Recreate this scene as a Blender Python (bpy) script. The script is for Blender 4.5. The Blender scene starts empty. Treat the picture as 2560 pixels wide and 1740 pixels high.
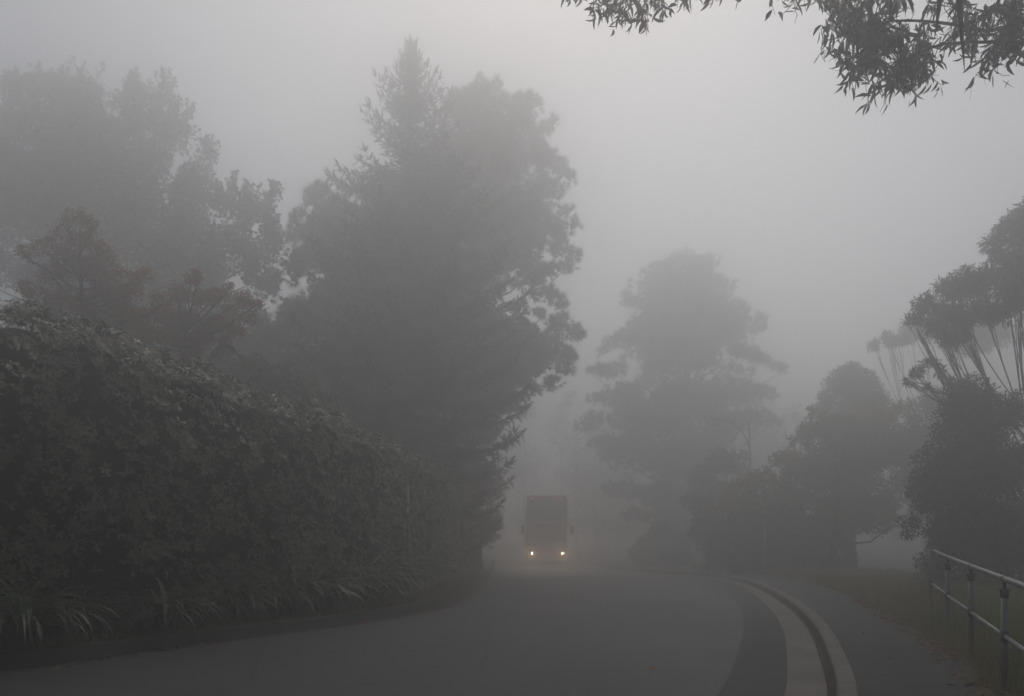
import bpy, math, random
import numpy as np
from math import radians, sin, cos, pi

rng = np.random.default_rng(7)
random.seed(7)
scene = bpy.context.scene
COL = scene.collection
F, CX, HY, EYE = 2000.0, 1280.0, 1300.0, 1.6        # focal length and horizon of the 2560 px wide view

# ------------------------------------------------------------------ terrain and view helpers
def tz(y):
    t = np.clip((np.asarray(y, float) - 8.0) / 44.0, 0, 1)
    return -1.2 * t * t * (3 - 2 * t)

def P(px, py, d):
    return np.array([(px - CX) / F * d, d, EYE + (HY - py) / F * d])

def G(px, py, dz=0.0):
    lo, hi = 2.5, 130.0
    k = (py - HY) / F
    for _ in range(60):
        m = .5 * (lo + hi)
        if EYE - k * m > tz(m) + dz: lo = m
        else: hi = m
    d = .5 * (lo + hi)
    return np.array([(px - CX) / F * d, d])

# ------------------------------------------------------------------ mesh building
class MB:
    def __init__(self):
        self.v, self.q, self.t, self.n = [], [], [], 0
        self.qm, self.tm = [], []
        self.smooth = False
    def add(self, v, quads=None, tris=None, mi=0):
        v = np.asarray(v, float).reshape(-1, 3)
        self.v.append(v)
        if quads is not None and len(quads):
            a = np.asarray(quads, int).reshape(-1, 4) + self.n
            self.q.append(a); self.qm.append(np.full(len(a), mi))
        if tris is not None and len(tris):
            a = np.asarray(tris, int).reshape(-1, 3) + self.n
            self.t.append(a); self.tm.append(np.full(len(a), mi))
        self.n += len(v)
        return self
    def box(self, c, s, mi=0, rz=0.0):
        c = np.asarray(c, float); s = np.asarray(s, float) / 2
        p = np.array([[x, y, z] for z in (-1, 1) for y in (-1, 1) for x in (-1, 1)], float) * s
        if rz:
            R = np.array([[cos(rz), -sin(rz), 0], [sin(rz), cos(rz), 0], [0, 0, 1]]); p = p @ R.T
        return self.add(p + c, [[0, 2, 3, 1], [4, 5, 7, 6], [0, 1, 5, 4], [2, 6, 7, 3], [0, 4, 6, 2], [1, 3, 7, 5]], mi=mi)
    def tube(self, pts, radii, seg=8, caps=True, mi=0):
        pts = np.asarray(pts, float); n = len(pts)
        r = np.broadcast_to(np.asarray(radii, float), (n,))
        T = np.gradient(pts, axis=0); T /= np.linalg.norm(T, axis=1)[:, None] + 1e-12
        ref = np.array([0, 0, 1.0]) if abs(T[0][2]) < .9 else np.array([1.0, 0, 0])
        a = np.linspace(0, 2 * pi, seg, endpoint=False)
        vs = []
        U = np.cross(T[0], ref); U /= np.linalg.norm(U)
        for i in range(n):
            U = U - T[i] * U.dot(T[i]); U /= np.linalg.norm(U) + 1e-12
            W = np.cross(T[i], U)
            vs.append(pts[i] + r[i] * (np.cos(a)[:, None] * U + np.sin(a)[:, None] * W))
        v = np.concatenate(vs)
        i, j = np.meshgrid(np.arange(n - 1), np.arange(seg), indexing='ij')
        i, j = i.ravel(), j.ravel(); k = (j + 1) % seg
        q = np.stack([i * seg + j, i * seg + k, (i + 1) * seg + k, (i + 1) * seg + j], 1)
        tr = []
        if caps:
            for s in range(1, seg - 1):
                tr.append([0, s + 1, s]); b = (n - 1) * seg; tr.append([b, b + s, b + s + 1])
        return self.add(v, q, tr, mi=mi)
    def inst(self, tv, tq, tt, pos, fr, sc, mi=0):
        """copies of a template: tv (k,3); fr (N,3,3) columns are axes; sc (N,) or (N,3)"""
        pos = np.asarray(pos, float); N = len(pos)
        if N == 0: return self
        sc = np.asarray(sc, float)
        if sc.ndim == 1: sc = sc[:, None]
        loc = tv[None] * sc[:, None, :]
        v = np.einsum('nij,nkj->nki', fr, loc) + pos[:, None]
        off = (np.arange(N) * len(tv))[:, None, None]
        q = (tq[None] + off).reshape(-1, 4) if tq is not None and len(tq) else None
        t = (tt[None] + off).reshape(-1, 3) if tt is not None and len(tt) else None
        return self.add(v.reshape(-1, 3), q, t, mi=mi)
    def build(self, name, mats, parent=None, smooth=False, offset=None):
        me = bpy.data.meshes.new(name)
        v = np.concatenate(self.v) if self.v else np.zeros((0, 3))
        if offset is not None: v = v - np.asarray(offset)
        q = np.concatenate(self.q) if self.q else np.zeros((0, 4), int)
        t = np.concatenate(self.t) if self.t else np.zeros((0, 3), int)
        me.vertices.add(len(v)); me.vertices.foreach_set('co', v.astype(np.float32).ravel())
        me.loops.add(q.size + t.size)
        me.loops.foreach_set('vertex_index', np.concatenate([q.ravel(), t.ravel()]).astype(np.int32))
        me.polygons.add(len(q) + len(t))
        st = np.concatenate([np.arange(len(q)) * 4, q.size + np.arange(len(t)) * 3]).astype(np.int32)
        me.polygons.foreach_set('loop_start', st)
        mi = np.concatenate((self.qm or [np.zeros(0)]) + (self.tm or [np.zeros(0)])).astype(np.int32)
        me.polygons.foreach_set('material_index', mi)
        if smooth: me.polygons.foreach_set('use_smooth', np.ones(len(mi), bool))
        for m in (mats if isinstance(mats, (list, tuple)) else [mats]): me.materials.append(m)
        me.update(calc_edges=True); me.validate()
        o = bpy.data.objects.new(name, me); COL.objects.link(o)
        if parent is not None: o.parent = parent
        return o

def tag(o, label=None, cat=None, group=None, kind=None):
    if label: o['label'] = label
    if cat: o['category'] = cat
    if group: o['group'] = group
    if kind: o['kind'] = kind
    return o

def thing(name, loc, label, cat, group=None):
    o = bpy.data.objects.new(name, None); COL.objects.link(o)
    o.location = loc; o.empty_display_size = .2
    return tag(o, label, cat, group)

def nrm(a):
    a = np.asarray(a, float)
    return a / (np.linalg.norm(a, axis=-1, keepdims=True) + 1e-12)

def frames(D, N):
    """columns: D (length), side, N'"""
    D = nrm(D); S = nrm(np.cross(N, D)); Z = np.cross(D, S)
    return np.stack([D, S, Z], axis=2)

def rdir(n): return nrm(rng.normal(size=(n, 3)))

def smooth_poly(pts, n):
    pts = np.asarray(pts, float)
    # Catmull-Rom then even resampling
    out = []
    Q = np.vstack([2 * pts[0] - pts[1], pts, 2 * pts[-1] - pts[-2]])
    for i in range(1, len(Q) - 2):
        for t in np.linspace(0, 1, 14, endpoint=False):
            a, b, c, d = Q[i - 1], Q[i], Q[i + 1], Q[i + 2]
            out.append(.5 * (2 * b + (c - a) * t + (2 * a - 5 * b + 4 * c - d) * t * t + (3 * b - a - 3 * c + d) * t ** 3))
    out.append(pts[-1]); out = np.array(out)
    L = np.concatenate([[0], np.cumsum(np.linalg.norm(np.diff(out, axis=0), axis=1))])
    s = np.linspace(0, L[-1], n)
    return np.stack([np.interp(s, L, out[:, k]) for k in range(out.shape[1])], 1)

def normals2(c):
    T = np.gradient(c, axis=0); T /= np.linalg.norm(T, axis=1)[:, None]
    return np.stack([T[:, 1], -T[:, 0]], 1)      # right-hand side of the direction of travel

# ------------------------------------------------------------------ materials
def newmat(name):
    m = bpy.data.materials.new(name); m.use_nodes = True
    nt = m.node_tree; b = nt.nodes['Principled BSDF']
    return m, nt, b

def leaf_mat(name, cols, rough=.5, spec=.35, scale=.8, trans=.0):
    """cols: list of colours picked per leaf, with a slow drift over the plant"""
    m, nt, b = newmat(name); N, L = nt.nodes, nt.links
    geo = N.new('ShaderNodeNewGeometry')
    tc = N.new('ShaderNodeTexCoord')
    no = N.new('ShaderNodeTexNoise'); no.inputs['Scale'].default_value = scale; no.inputs['Detail'].default_value = 3
    L.new(tc.outputs['Object'], no.inputs['Vector'])
    mx = N.new('ShaderNodeMath'); mx.operation = 'MULTIPLY_ADD'
    L.new(geo.outputs['Random Per Island'], mx.inputs[0]); mx.inputs[1].default_value = .65
    m2 = N.new('ShaderNodeMath'); m2.operation = 'MULTIPLY_ADD'
    L.new(no.outputs['Fac'], m2.inputs[0]); m2.inputs[1].default_value = 1.1; m2.inputs[2].default_value = -.38
    L.new(m2.outputs[0], mx.inputs[2])
    r = N.new('ShaderNodeValToRGB'); L.new(mx.outputs[0], r.inputs[0])
    e = r.color_ramp.elements
    while len(e) < len(cols): e.new(.5)
    for i, c in enumerate(cols):
        e[i].position = i / (len(cols) - 1); e[i].color = (*c, 1)
    L.new(r.outputs[0], b.inputs['Base Color'])
    b.inputs['Roughness'].default_value = rough
    b.inputs['Specular IOR Level'].default_value = spec
    if trans:
        t = N.new('ShaderNodeBsdfTranslucent'); L.new(r.outputs[0], t.inputs['Color'])
        x = N.new('ShaderNodeMixShader'); x.inputs[0].default_value = trans
        L.new(b.outputs[0], x.inputs[1]); L.new(t.outputs[0], x.inputs[2]); L.new(x.outputs[0], N['Material Output'].inputs['Surface'])
    return m

def noise_mat(name, c1, c2, scale=3.0, rough=.8, spec=.3, bump=0.0, bscale=40.0, detail=6, metal=0.0, c3=None, stretch=None):
    m, nt, b = newmat(name); N, L = nt.nodes, nt.links
    tc = N.new('ShaderNodeTexCoord')
    src = tc.outputs['Object']
    if stretch:
        mp = N.new('ShaderNodeMapping'); mp.inputs['Scale'].default_value = stretch
        L.new(src, mp.inputs[0]); src = mp.outputs[0]
    no = N.new('ShaderNodeTexNoise'); no.inputs['Scale'].default_value = scale; no.inputs['Detail'].default_value = detail
    L.new(src, no.inputs['Vector'])
    r = N.new('ShaderNodeValToRGB'); L.new(no.outputs['Fac'], r.inputs[0])
    e = r.color_ramp.elements
    e[0].position = .3; e[0].color = (*c1, 1); e[1].position = .7; e[1].color = (*c2, 1)
    if c3: x = e.new(.5); x.color = (*c3, 1)
    L.new(r.outputs[0], b.inputs['Base Color'])
    b.inputs['Roughness'].default_value = rough; b.inputs['Specular IOR Level'].default_value = spec
    b.inputs['Metallic'].default_value = metal
    if bump:
        n2 = N.new('ShaderNodeTexNoise'); n2.inputs['Scale'].default_value = bscale; n2.inputs['Detail'].default_value = 4
        L.new(src, n2.inputs['Vector'])
        bp = N.new('ShaderNodeBump'); bp.inputs['Strength'].default_value = bump; bp.inputs['Distance'].default_value = .02
        L.new(n2.outputs['Fac'], bp.inputs['Height']); L.new(bp.outputs[0], b.inputs['Normal'])
    return m

def asphalt(name, base, warm=0.0, cracks=False, rough=.62):
    m, nt, b = newmat(name); N, L = nt.nodes, nt.links
    tc = N.new('ShaderNodeTexCoord'); src = tc.outputs['Object']
    big = N.new('ShaderNodeTexNoise'); big.inputs['Scale'].default_value = .35; big.inputs['Detail'].default_value = 5
    fine = N.new('ShaderNodeTexNoise'); fine.inputs['Scale'].default_value = 70; fine.inputs['Detail'].default_value = 3
    vor = N.new('ShaderNodeTexVoronoi'); vor.inputs['Scale'].default_value = 110
    for n in (big, fine, vor): L.new(src, n.inputs['Vector'])
    r = N.new('ShaderNodeValToRGB'); L.new(big.outputs['Fac'], r.inputs[0])
    e = r.color_ramp.elements
    e[0].position = .28; e[0].color = tuple(base * k for k in (.70, .685, .67)) + (1,)
    e[1].position = .72; e[1].color = tuple(base * k for k in (1.28, 1.23, 1.18)) + (1,)
    r2 = N.new('ShaderNodeValToRGB'); L.new(fine.outputs['Fac'], r2.inputs[0])
    r2.color_ramp.elements[0].position = .3; r2.color_ramp.elements[0].color = (.62, .62, .62, 1)
    r2.color_ramp.elements[1].position = .75; r2.color_ramp.elements[1].color = (1.35, 1.33, 1.3, 1)
    mu = N.new('ShaderNodeMix'); mu.data_type = 'RGBA'; mu.blend_type = 'MULTIPLY'; mu.inputs['Factor'].default_value = 1
    L.new(r.outputs[0], mu.inputs['A']); L.new(r2.outputs[0], mu.inputs['B'])
    out = mu.outputs['Result']
    if cracks:
        wv = N.new('ShaderNodeTexNoise'); wv.inputs['Scale'].default_value = .9; wv.inputs['Detail'].default_value = 6
        L.new(src, wv.inputs['Vector'])
        ad = N.new('ShaderNodeMix'); ad.data_type = 'VECTOR'; ad.inputs['Factor'].default_value = .12
        L.new(src, ad.inputs['A']); L.new(wv.outputs['Color'], ad.inputs['B'])
        vc = N.new('ShaderNodeTexVoronoi'); vc.feature = 'DISTANCE_TO_EDGE'; vc.inputs['Scale'].default_value = .23
        L.new(ad.outputs['Result'], vc.inputs['Vector'])
        rc = N.new('ShaderNodeValToRGB'); L.new(vc.outputs['Distance'], rc.inputs[0])
        rc.color_ramp.elements[0].position = .0; rc.color_ramp.elements[0].color = (.45, .44, .43, 1)
        rc.color_ramp.elements[1].position = .006; rc.color_ramp.elements[1].color = (1, 1, 1, 1)
        m3 = N.new('ShaderNodeMix'); m3.data_type = 'RGBA'; m3.blend_type = 'MULTIPLY'; m3.inputs['Factor'].default_value = .8
        L.new(out, m3.inputs['A']); L.new(rc.outputs[0], m3.inputs['B']); out = m3.outputs['Result']
    L.new(out, b.inputs['Base Color'])
    b.inputs['Specular IOR Level'].default_value = .3
    rr = N.new('ShaderNodeMapRange'); L.new(big.outputs['Fac'], rr.inputs['Value'])
    rr.inputs['From Min'].default_value = .3; rr.inputs['From Max'].default_value = .7
    rr.inputs['To Min'].default_value = rough - .1; rr.inputs['To Max'].default_value = rough + .12
    L.new(rr.outputs[0], b.inputs['Roughness'])
    bp = N.new('ShaderNodeBump'); bp.inputs['Strength'].default_value = .5; bp.inputs['Distance'].default_value = .008
    L.new(vor.outputs['Distance'], bp.inputs['Height']); L.new(bp.outputs[0], b.inputs['Normal'])
    return m

def plain(name, c, rough=.5, spec=.4, metal=0.0):
    return noise_mat(name, tuple(x * .88 for x in c), tuple(min(1, x * 1.1) for x in c), 6, rough, spec, metal=metal)

def glow(name, c, s):
    m, nt, b = newmat(name)
    b.inputs['Base Color'].default_value = (*c, 1)
    b.inputs['Emission Color'].default_value = (*c, 1); b.inputs['Emission Strength'].default_value = s
    return m

M = {}
M['hedge'] = leaf_mat('hedge_leaf', [(.042, .062, .022), (.100, .126, .050), (.155, .170, .072), (.200, .170, .085)], .30, .7, .6, trans=0.12)
M['hedge_core'] = noise_mat('hedge_shade_core', (.006, .007, .004), (.013, .014, .008), 9, .9, .1)
M['strap'] = leaf_mat('strap_leaf', [(.050, .072, .032), (.085, .112, .052), (.120, .140, .068)], .32, .45, 1.2, trans=0.15)
M['maple_tree'] = leaf_mat('broadleaf_leaf', [(.035, .040, .024), (.052, .055, .032), (.068, .062, .038)], .6, .25, .3, trans=0.35)
M['brown'] = leaf_mat('brown_maple_leaf', [(.190, .105, .030), (.290, .150, .042), (.330, .130, .046)], .6, .2, .5, trans=0.45)
M['red'] = leaf_mat('red_maple_leaf', [(.175, .090, .036), (.250, .095, .046), (.340, .070, .054)], .6, .2, .45, trans=0.45)
M['shrub_brown'] = leaf_mat('brown_shrub_leaf', [(.070, .060, .026), (.095, .078, .034), (.120, .085, .045)], .6, .2, .6, trans=0.4)
M['spruce'] = leaf_mat('spruce_needle', [(.020, .026, .016), (.032, .040, .024), (.046, .050, .032)], .65, .2, .5)
M['pine'] = leaf_mat('pine_needle', [(.024, .030, .016), (.038, .046, .024), (.056, .060, .032)], .65, .2, .4)
M['yellow'] = leaf_mat('yellowing_leaf', [(.105, .105, .028), (.170, .148, .040), (.250, .175, .046)], .6, .2, .35, trans=0.45)
M['dark'] = leaf_mat('dark_shrub_leaf', [(.018, .022, .013), (.028, .033, .019), (.042, .044, .026)], .6, .2, .5)
M['olive'] = leaf_mat('olive_leaf', [(.030, .034, .020), (.046, .050, .028), (.064, .064, .036)], .6, .2, .5, trans=0.3)
M['wattle'] = leaf_mat('wattle_leaf', [(.030, .032, .022), (.048, .046, .030), (.074, .054, .038)], .55, .3, .5, trans=0.3)
M['gum'] = leaf_mat('gum_leaf', [(.030, .038, .024), (.045, .052, .034), (.060, .064, .042)], .45, .4, 1.0, trans=0.2)
M['bark'] = noise_mat('rough_bark', (.030, .025, .020), (.065, .055, .045), 14, .9, .2, .6, 30, stretch=(1, 1, .25))
M['bark_pale'] = noise_mat('smooth_bark', (.030, .025, .022), (.062, .053, .046), 5, .75, .2, .3, 20, stretch=(1, 1, .3))
M['strip'] = noise_mat('shed_bark', (.014, .010, .012), (.026, .019, .020), 9, .8, .2)
M['soil'] = noise_mat('damp_soil', (.018, .014, .010), (.042, .032, .022), 5, .95, .1, .7, 30)
M['turf'] = noise_mat('verge_soil_and_moss', (.055, .052, .026), (.100, .090, .046), 3, .95, .1, .7, 40)
M['road'] = asphalt('worn_asphalt', .064, cracks=True)
M['shoulder'] = asphalt('new_asphalt', .022, rough=.7)
M['path'] = asphalt('path_asphalt', .024, rough=.7)
M['conc'] = noise_mat('stained_concrete', (.120, .108, .096), (.200, .180, .160), 1.4, .85, .25, .3, 70)
M['conc_kerb'] = noise_mat('kerb_concrete', (.118, .106, .095), (.195, .177, .157), 2.2, .85, .25, .3, 60)
M['conc_dark'] = noise_mat('mossy_and_shaded_concrete', (.022, .020, .016), (.048, .042, .034), 2.5, .85, .25, .4, 50)
M['galv'] = noise_mat('galvanised_steel', (.15, .155, .16), (.24, .245, .25), 9, .45, .5, metal=.55)
M['fitting'] = noise_mat('dark_clamp_iron', (.05, .051, .053), (.09, .09, .093), 20, .5, .5, metal=.4)
M['pole'] = noise_mat('weathered_pole_steel', (.24, .25, .24), (.36, .36, .35), 8, .55, .4, metal=.3)
M['grass'] = leaf_mat('grass_blade', [(.105, .115, .036), (.165, .160, .055), (.230, .190, .085)], .6, .2, .5, trans=0.4)
M['shortgrass'] = leaf_mat('short_grass_blade', [(.085, .088, .032), (.130, .122, .048), (.170, .135, .065)], .6, .2, .8, trans=0.3)
M['litter'] = leaf_mat('dead_leaf', [(.090, .036, .020), (.160, .060, .030), (.21, .11, .06), (.28, .21, .14)], .75, .2, 2.0)

# ------------------------------------------------------------------ leaf templates (length along x, width along y, normal z)
def T_kite(w=.5, fold=.08):
    return np.array([[0, 0, 0], [.45, -w / 2, fold], [1, 0, 0], [.45, w / 2, fold]], float), np.array([[0, 1, 2, 3]]), None
def T_lobed():
    a = [(0, 0), (.18, -.34), (.42, -.30), (.58, -.52), (.66, -.2), (1, 0), (.66, .2), (.58, .52), (.42, .30), (.18, .34)]
    v = np.array([[x, y, .10 * abs(y)] for x, y in a]); v = np.vstack([v, [[.4, 0, -.04]]])
    return v, None, np.array([[10, i, (i + 1) % 10] for i in range(10)])
def T_ovate(w=.42, droop=.12, fold=.06):
    xs = [0, .3, .62, .88, 1.0]; ws = [.16, .72, 1.0, .62, .08]
    v = []
    for x, k in zip(xs, ws):
        z = -droop * x * x
        v += [[x, -w / 2 * k, z + fold * k], [x, 0, z], [x, w / 2 * k, z + fold * k]]
    q = []
    for i in range(4):
        a = i * 3; q += [[a, a + 3, a + 4, a + 1], [a + 1, a + 4, a + 5, a + 2]]
    return np.array(v), np.array(q), None
def T_lance(w=.17, droop=.1, curve=.10):
    xs = [0, .2, .5, .8, 1.0]; ws = [.12, .8, 1, .55, .03]
    v = []
    for x, k in zip(xs, ws):
        y0 = curve * (4 * x * (1 - x)); z = -droop * x * x
        v += [[x, y0 - w / 2 * k, z], [x, y0 + w / 2 * k, z]]
    return np.array(v), np.array([[2 * i, 2 * i + 2, 2 * i + 3, 2 * i + 1] for i in range(4)]), None
def T_tuft(n=22, spread=.9, w=.035, seed=1):
    r = np.random.default_rng(seed); v, t = [], []
    for i in range(n):
        th = spread * math.sqrt((i + .5) / n); ph = i * 2.399963
        d = np.array([cos(th), sin(th) * cos(ph), sin(th) * sin(ph)]) * r.uniform(.75, 1.05)
        s = np.cross(d, r.normal(size=3)); s = s / np.linalg.norm(s) * w
        o = np.array([-.25 * r.uniform(0, 1), 0, 0])
        b = len(v); v += [o - s, o + s, d]; t.append([b, b + 1, b + 2])
    return np.array(v), None, np.array(t)
def T_spray(seed=2, n=22):
    """a flat conifer twig: tapering axis set with short side twigs"""
    r = np.random.default_rng(seed); v, t = [], []
    def blade(o, d, w):
        o = np.array(o, float); d = np.array(d, float)
        s = np.cross(d, [0, 0, 1.0]); s = s / (np.linalg.norm(s) + 1e-9) * w
        u = np.array([0, 0, w])
        b = len(v); v.extend([o - s, o + s, o + d, o - u, o + u]); t.extend([[b, b + 1, b + 2], [b + 3, b + 4, b + 2]])
    blade([0, 0, 0], [1, 0, 0], .045)
    for i in range(n):
        x = .05 + .9 * i / n; L = (.34 * (1 - x) + .07) * r.uniform(.7, 1.15); sg = 1 if i % 2 else -1
        blade([x, 0, 0], [L * .8, sg * L * .75, r.uniform(-.25, .35) * L], .030)
    return np.array(v), None, np.array(t)

KITE, OV, LAN = T_kite(), T_ovate(), T_lance()
LOB = T_lobed()
TUFTS = [T_tuft(seed=s) for s in range(3)]
SPRAY = [T_spray(seed=s) for s in range(3)]

# ------------------------------------------------------------------ strips of ground
def strip(name, left, right, mat, nx=8, z=0.0, bottom=None, kind='structure', wobble=0.0):
    n = len(left); mb = MB()
    k = np.linspace(0, 1, nx + 1)
    pts = left[:, None, :] * (1 - k)[None, :, None] + right[:, None, :] * k[None, :, None]
    zz = tz(pts[..., 1]) + z
    if np.ndim(z): zz = tz(pts[..., 1]) + z[None, :]
    v = np.concatenate([pts, zz[..., None]], 2).reshape(-1, 3)
    i, j = np.meshgrid(np.arange(n - 1), np.arange(nx), indexing='ij'); i, j = i.ravel(), j.ravel(); w = nx + 1
    mb.add(v, np.stack([i * w + j, i * w + j + 1, (i + 1) * w + j + 1, (i + 1) * w + j], 1))
    o = mb.build(name, mat)
    return tag(o, kind=kind)

def profile_strip(name, curve, prof, mat, joint=0.0, gap=.012, slots=None):
    """prof: list of (offset to the right, height); runs along the curve, with open joints every so many metres"""
    drop = None
    if joint:
        L = np.concatenate([[0], np.cumsum(np.linalg.norm(np.diff(curve, axis=0), axis=1))])
        js = np.arange(joint * .4, L[-1], joint); js = js + rng.normal(0, .08, len(js))
        s_all = np.unique(np.concatenate([np.linspace(0, L[-1], len(curve)), js, js + gap])); drop = np.isin(s_all, js)
        curve = np.stack([np.interp(s_all, L, curve[:, a]) for a in (0, 1)], 1)
    nn = normals2(curve); n = len(curve); k = len(prof)
    v = []
    for (o, h) in prof:
        xy = curve + nn * o
        v.append(np.concatenate([xy, (tz(xy[:, 1]) + h)[:, None]], 1))
    v = np.stack(v, 1).reshape(-1, 3)
    i, j = np.meshgrid(np.arange(n - 1), np.arange(k - 1), indexing='ij'); i, j = i.ravel(), j.ravel()
    if drop is not None: m_ = ~drop[i]; i, j = i[m_], j[m_]
    mb = MB(); quads = np.stack([i * k + j, i * k + j + 1, (i + 1) * k + j + 1, (i + 1) * k + j], 1)
    mb.add(v, quads)
    if slots is not None: mb.qm = [np.asarray(slots)[j]]
    return tag(mb.build(name, mat), kind='structure')

# left kerb foot, seen from the far left corner round to the bus
KL = [(-34, -12), (-20, -1.5), (-12.5, 4.0), (-8.6, 6.7)] + [tuple(G(*p)) for p in
     [(0, 1672), (172, 1651), (430, 1618), (723, 1580), (909, 1555), (1048, 1530), (1118, 1515), (1165, 1490), (1200, 1462), (1228, 1434)]] + \
     [(-1.05, 43), (-1.1, 50), (-1.4, 57), (-3.6, 65), (-11, 72), (-30, 77)]
KL = smooth_poly(KL, 420)
# left edge of the concrete gutter on the right
CR = [(-30, -14), (-14, -9), (-5.2, -3.6), (-1.5, .2), (.35, 3.0), (1.55, 5.3)] + [tuple(G(*p)) for p in
     [(1960, 1740), (1968, 1655), (1962, 1592), (1947, 1553), (1924, 1520), (1895, 1494), (1865, 1473), (1833, 1458)]] + \
     [(7.55, 29.5), (7.75, 33.0), (7.0, 38), (5.7, 42), (4.9, 46), (4.6, 53), (4.3, 59), (2.2, 68), (-5, 77), (-16, 82.5), (-32, 86)]
CR = smooth_poly(CR, 460)
nR = normals2(CR)
def resamp(c, n):
    L = np.concatenate([[0], np.cumsum(np.linalg.norm(np.diff(c, axis=0), axis=1))]); s = np.linspace(0, L[-1], n)
    return np.stack([np.interp(s, L, c[:, 0]), np.interp(s, L, c[:, 1])], 1)

# base ground sheet
gx = np.concatenate([np.linspace(-118, -30, 12), np.linspace(-25, 25, 41), np.linspace(30, 118, 12)])
gy = np.concatenate([np.linspace(-38, 0, 8), np.linspace(2, 70, 69), np.linspace(75, 136, 12)])
XX, YY = np.meshgrid(gx, gy)
ZZ = tz(YY) - .06
i, j = np.meshgrid(np.arange(len(gy) - 1), np.arange(len(gx) - 1), indexing='ij'); i, j = i.ravel(), j.ravel(); w = len(gx)
mb = MB().add(np.stack([XX, YY, ZZ], 2).reshape(-1, 3), np.stack([i * w + j, i * w + j + 1, (i + 1) * w + j + 1, (i + 1) * w + j], 1))
tag(mb.build('ground', M['soil']), kind='structure')

roadR = CR - nR * .56
# matching samples for the road's two sides (by position along y once past the bend)
def match(a, b, n=300):
    return resamp(a, n), resamp(b, n)
tag(strip('road', *match(KL + normals2(KL) * .02, roadR), M['road'], 16), kind='structure')
strip('road_shoulder', roadR - nR * .0, CR, M['shoulder'], 3, z=-.004)
# gutter: shallow dished apron, dark groove at the foot of the kerb
profile_strip('gutter', CR, [(0, .002), (.03, .012), (.20, .0), (.34, -.016), (.365, -.020)], M['conc'], 3.1)
profile_strip('kerb', CR, [(.365, -.022), (.375, -.045), (.415, -.045), (.43, .015), (.445, .08), (.465, .102), (.60, .113), (.615, .10), (.615, .02)], [M['conc_kerb'], M['conc_dark']], 1.55, slots=[1, 1, 1, 1, 0, 0, 0, 0])  # groove darkened for dirt; kerb face darkened to stand in for its shade
pathL = CR + nR * .605
PR = [(-22, -26), (-6, -16), (0.2, -6), (2.3, 0), (3.1, 3.5)] + [tuple(G(px, py, .1)) for px, py in
     [(2460, 1725), (2421, 1670), (2356, 1621), (2284, 1579), (2238, 1546), (2186, 1517), (2111, 1487), (2055, 1467), (1995, 1452)]] + \
     [(10.3, 33), (9.6, 38.5), (8.4, 43), (7.6, 47), (7.4, 54), (7.1, 61), (4.8, 71), (-3, 80.5), (-15, 86), (-32, 90)]
PR = smooth_poly(PR, 420); nP = normals2(PR)
strip('footpath', *match(pathL, PR), M['path'], 6, z=.098)
strip('grass_verge', PR - nP * .03, PR + nP * 9, M['turf'], 10, z=np.array([.102] + [.11] * 8 + [.08, -.055]))
nK = normals2(KL)
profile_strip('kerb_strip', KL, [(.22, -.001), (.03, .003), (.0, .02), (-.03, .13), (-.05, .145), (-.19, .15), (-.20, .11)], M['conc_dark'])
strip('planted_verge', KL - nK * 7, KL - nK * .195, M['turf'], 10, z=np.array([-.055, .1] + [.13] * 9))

# ------------------------------------------------------------------ hedge
HP = np.array([(-10.2, 6.2), (-7.2, 8.5), (-5.6, 10.3), (-4.2, 12.6), (-3.25, 15.2), (-2.75, 18.2), (-2.45, 22.4), (-2.1, 28), (-1.75, 33.5)], float)
HT = np.array([4.9, 4.55, 4.22, 3.80, 3.58, 3.42, 3.35, 3.2, 3.0])
Hc = smooth_poly(np.column_stack([HP, HT]), 240)
Hxy, Htop = Hc[:, :2], Hc[:, 2]
nH = normals2(Hxy)                                   # towards the road
HL = np.concatenate([[0], np.cumsum(np.linalg.norm(np.diff(Hxy, axis=0), axis=1))])
def hedge_at(s):
    x = np.interp(s, HL, Hxy[:, 0]); y = np.interp(s, HL, Hxy[:, 1]); t = np.interp(s, HL, Htop)
    n = nrm(np.stack([np.interp(s, HL, nH[:, 0]), np.interp(s, HL, nH[:, 1])], -1))
    return np.stack([x, y], -1), n, t
def bump_h(s, z):
    return (.14 * np.sin(s * 1.9 + 1.3 * np.sin(z * 1.1)) + .13 * np.sin(s * 4.3 + z * 2.7) + .08 * np.sin(z * 4.1 - s * 2.3)
            + .05 * np.sin(s * 9.1 - z * 6.3))
hedge = thing('hedge', (*Hxy[100], float(tz(Hxy[100][1]))), 'tall clipped hedge of glossy oval leaves curving along the left verge', 'hedge')
hoff = np.array(hedge.location)
DEP = 1.9
def hedge_points(u, s):
    """u: 0..1 runs up the front face, over the rounded shoulder and across the top"""
    xy, n, top = hedge_at(s)
    zb = tz(xy[:, 1])
    h = top - zb
    face = np.minimum(u / .68, 1.0); over = np.clip((u - .68) / .32, 0, 1)
    z0 = .75 + .22 * np.sin(s * 2.1) + .12 * np.sin(s * 5.3)
    R = .45
    zf = z0 + (h - z0) * face
    # shoulder: curve back over the last R metres
    k = np.clip((zf - (h - R)) / R, 0, 1)
    inset = R * (1 - np.sqrt(np.clip(1 - k * k, 0, 1)))
    under = .35 * np.clip(1 - (zf - z0) / .7, 0, 1) ** 2
    out = -inset - under - over * (DEP - R) + bump_h(s, zf) * (1 - over) + .04
    ztop = zb + zf + over * .05 + .05 * np.sin(s * 3.1 + over * 4) * np.maximum(over, k) + .05 * np.sin(s * 7.7) * np.maximum(over, k)
    up = np.maximum(k, (over > 0) * 1.0)
    pos = np.column_stack([xy + n * out[:, None], ztop])
    nor = nrm(np.column_stack([n * (1 - .85 * up)[:, None], .12 + .95 * up]))
    end = np.clip((s - (HL[-1] - .9)) / .9, 0, 1)
    return pos, nor
mb = MB()
NR = 11500
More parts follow.
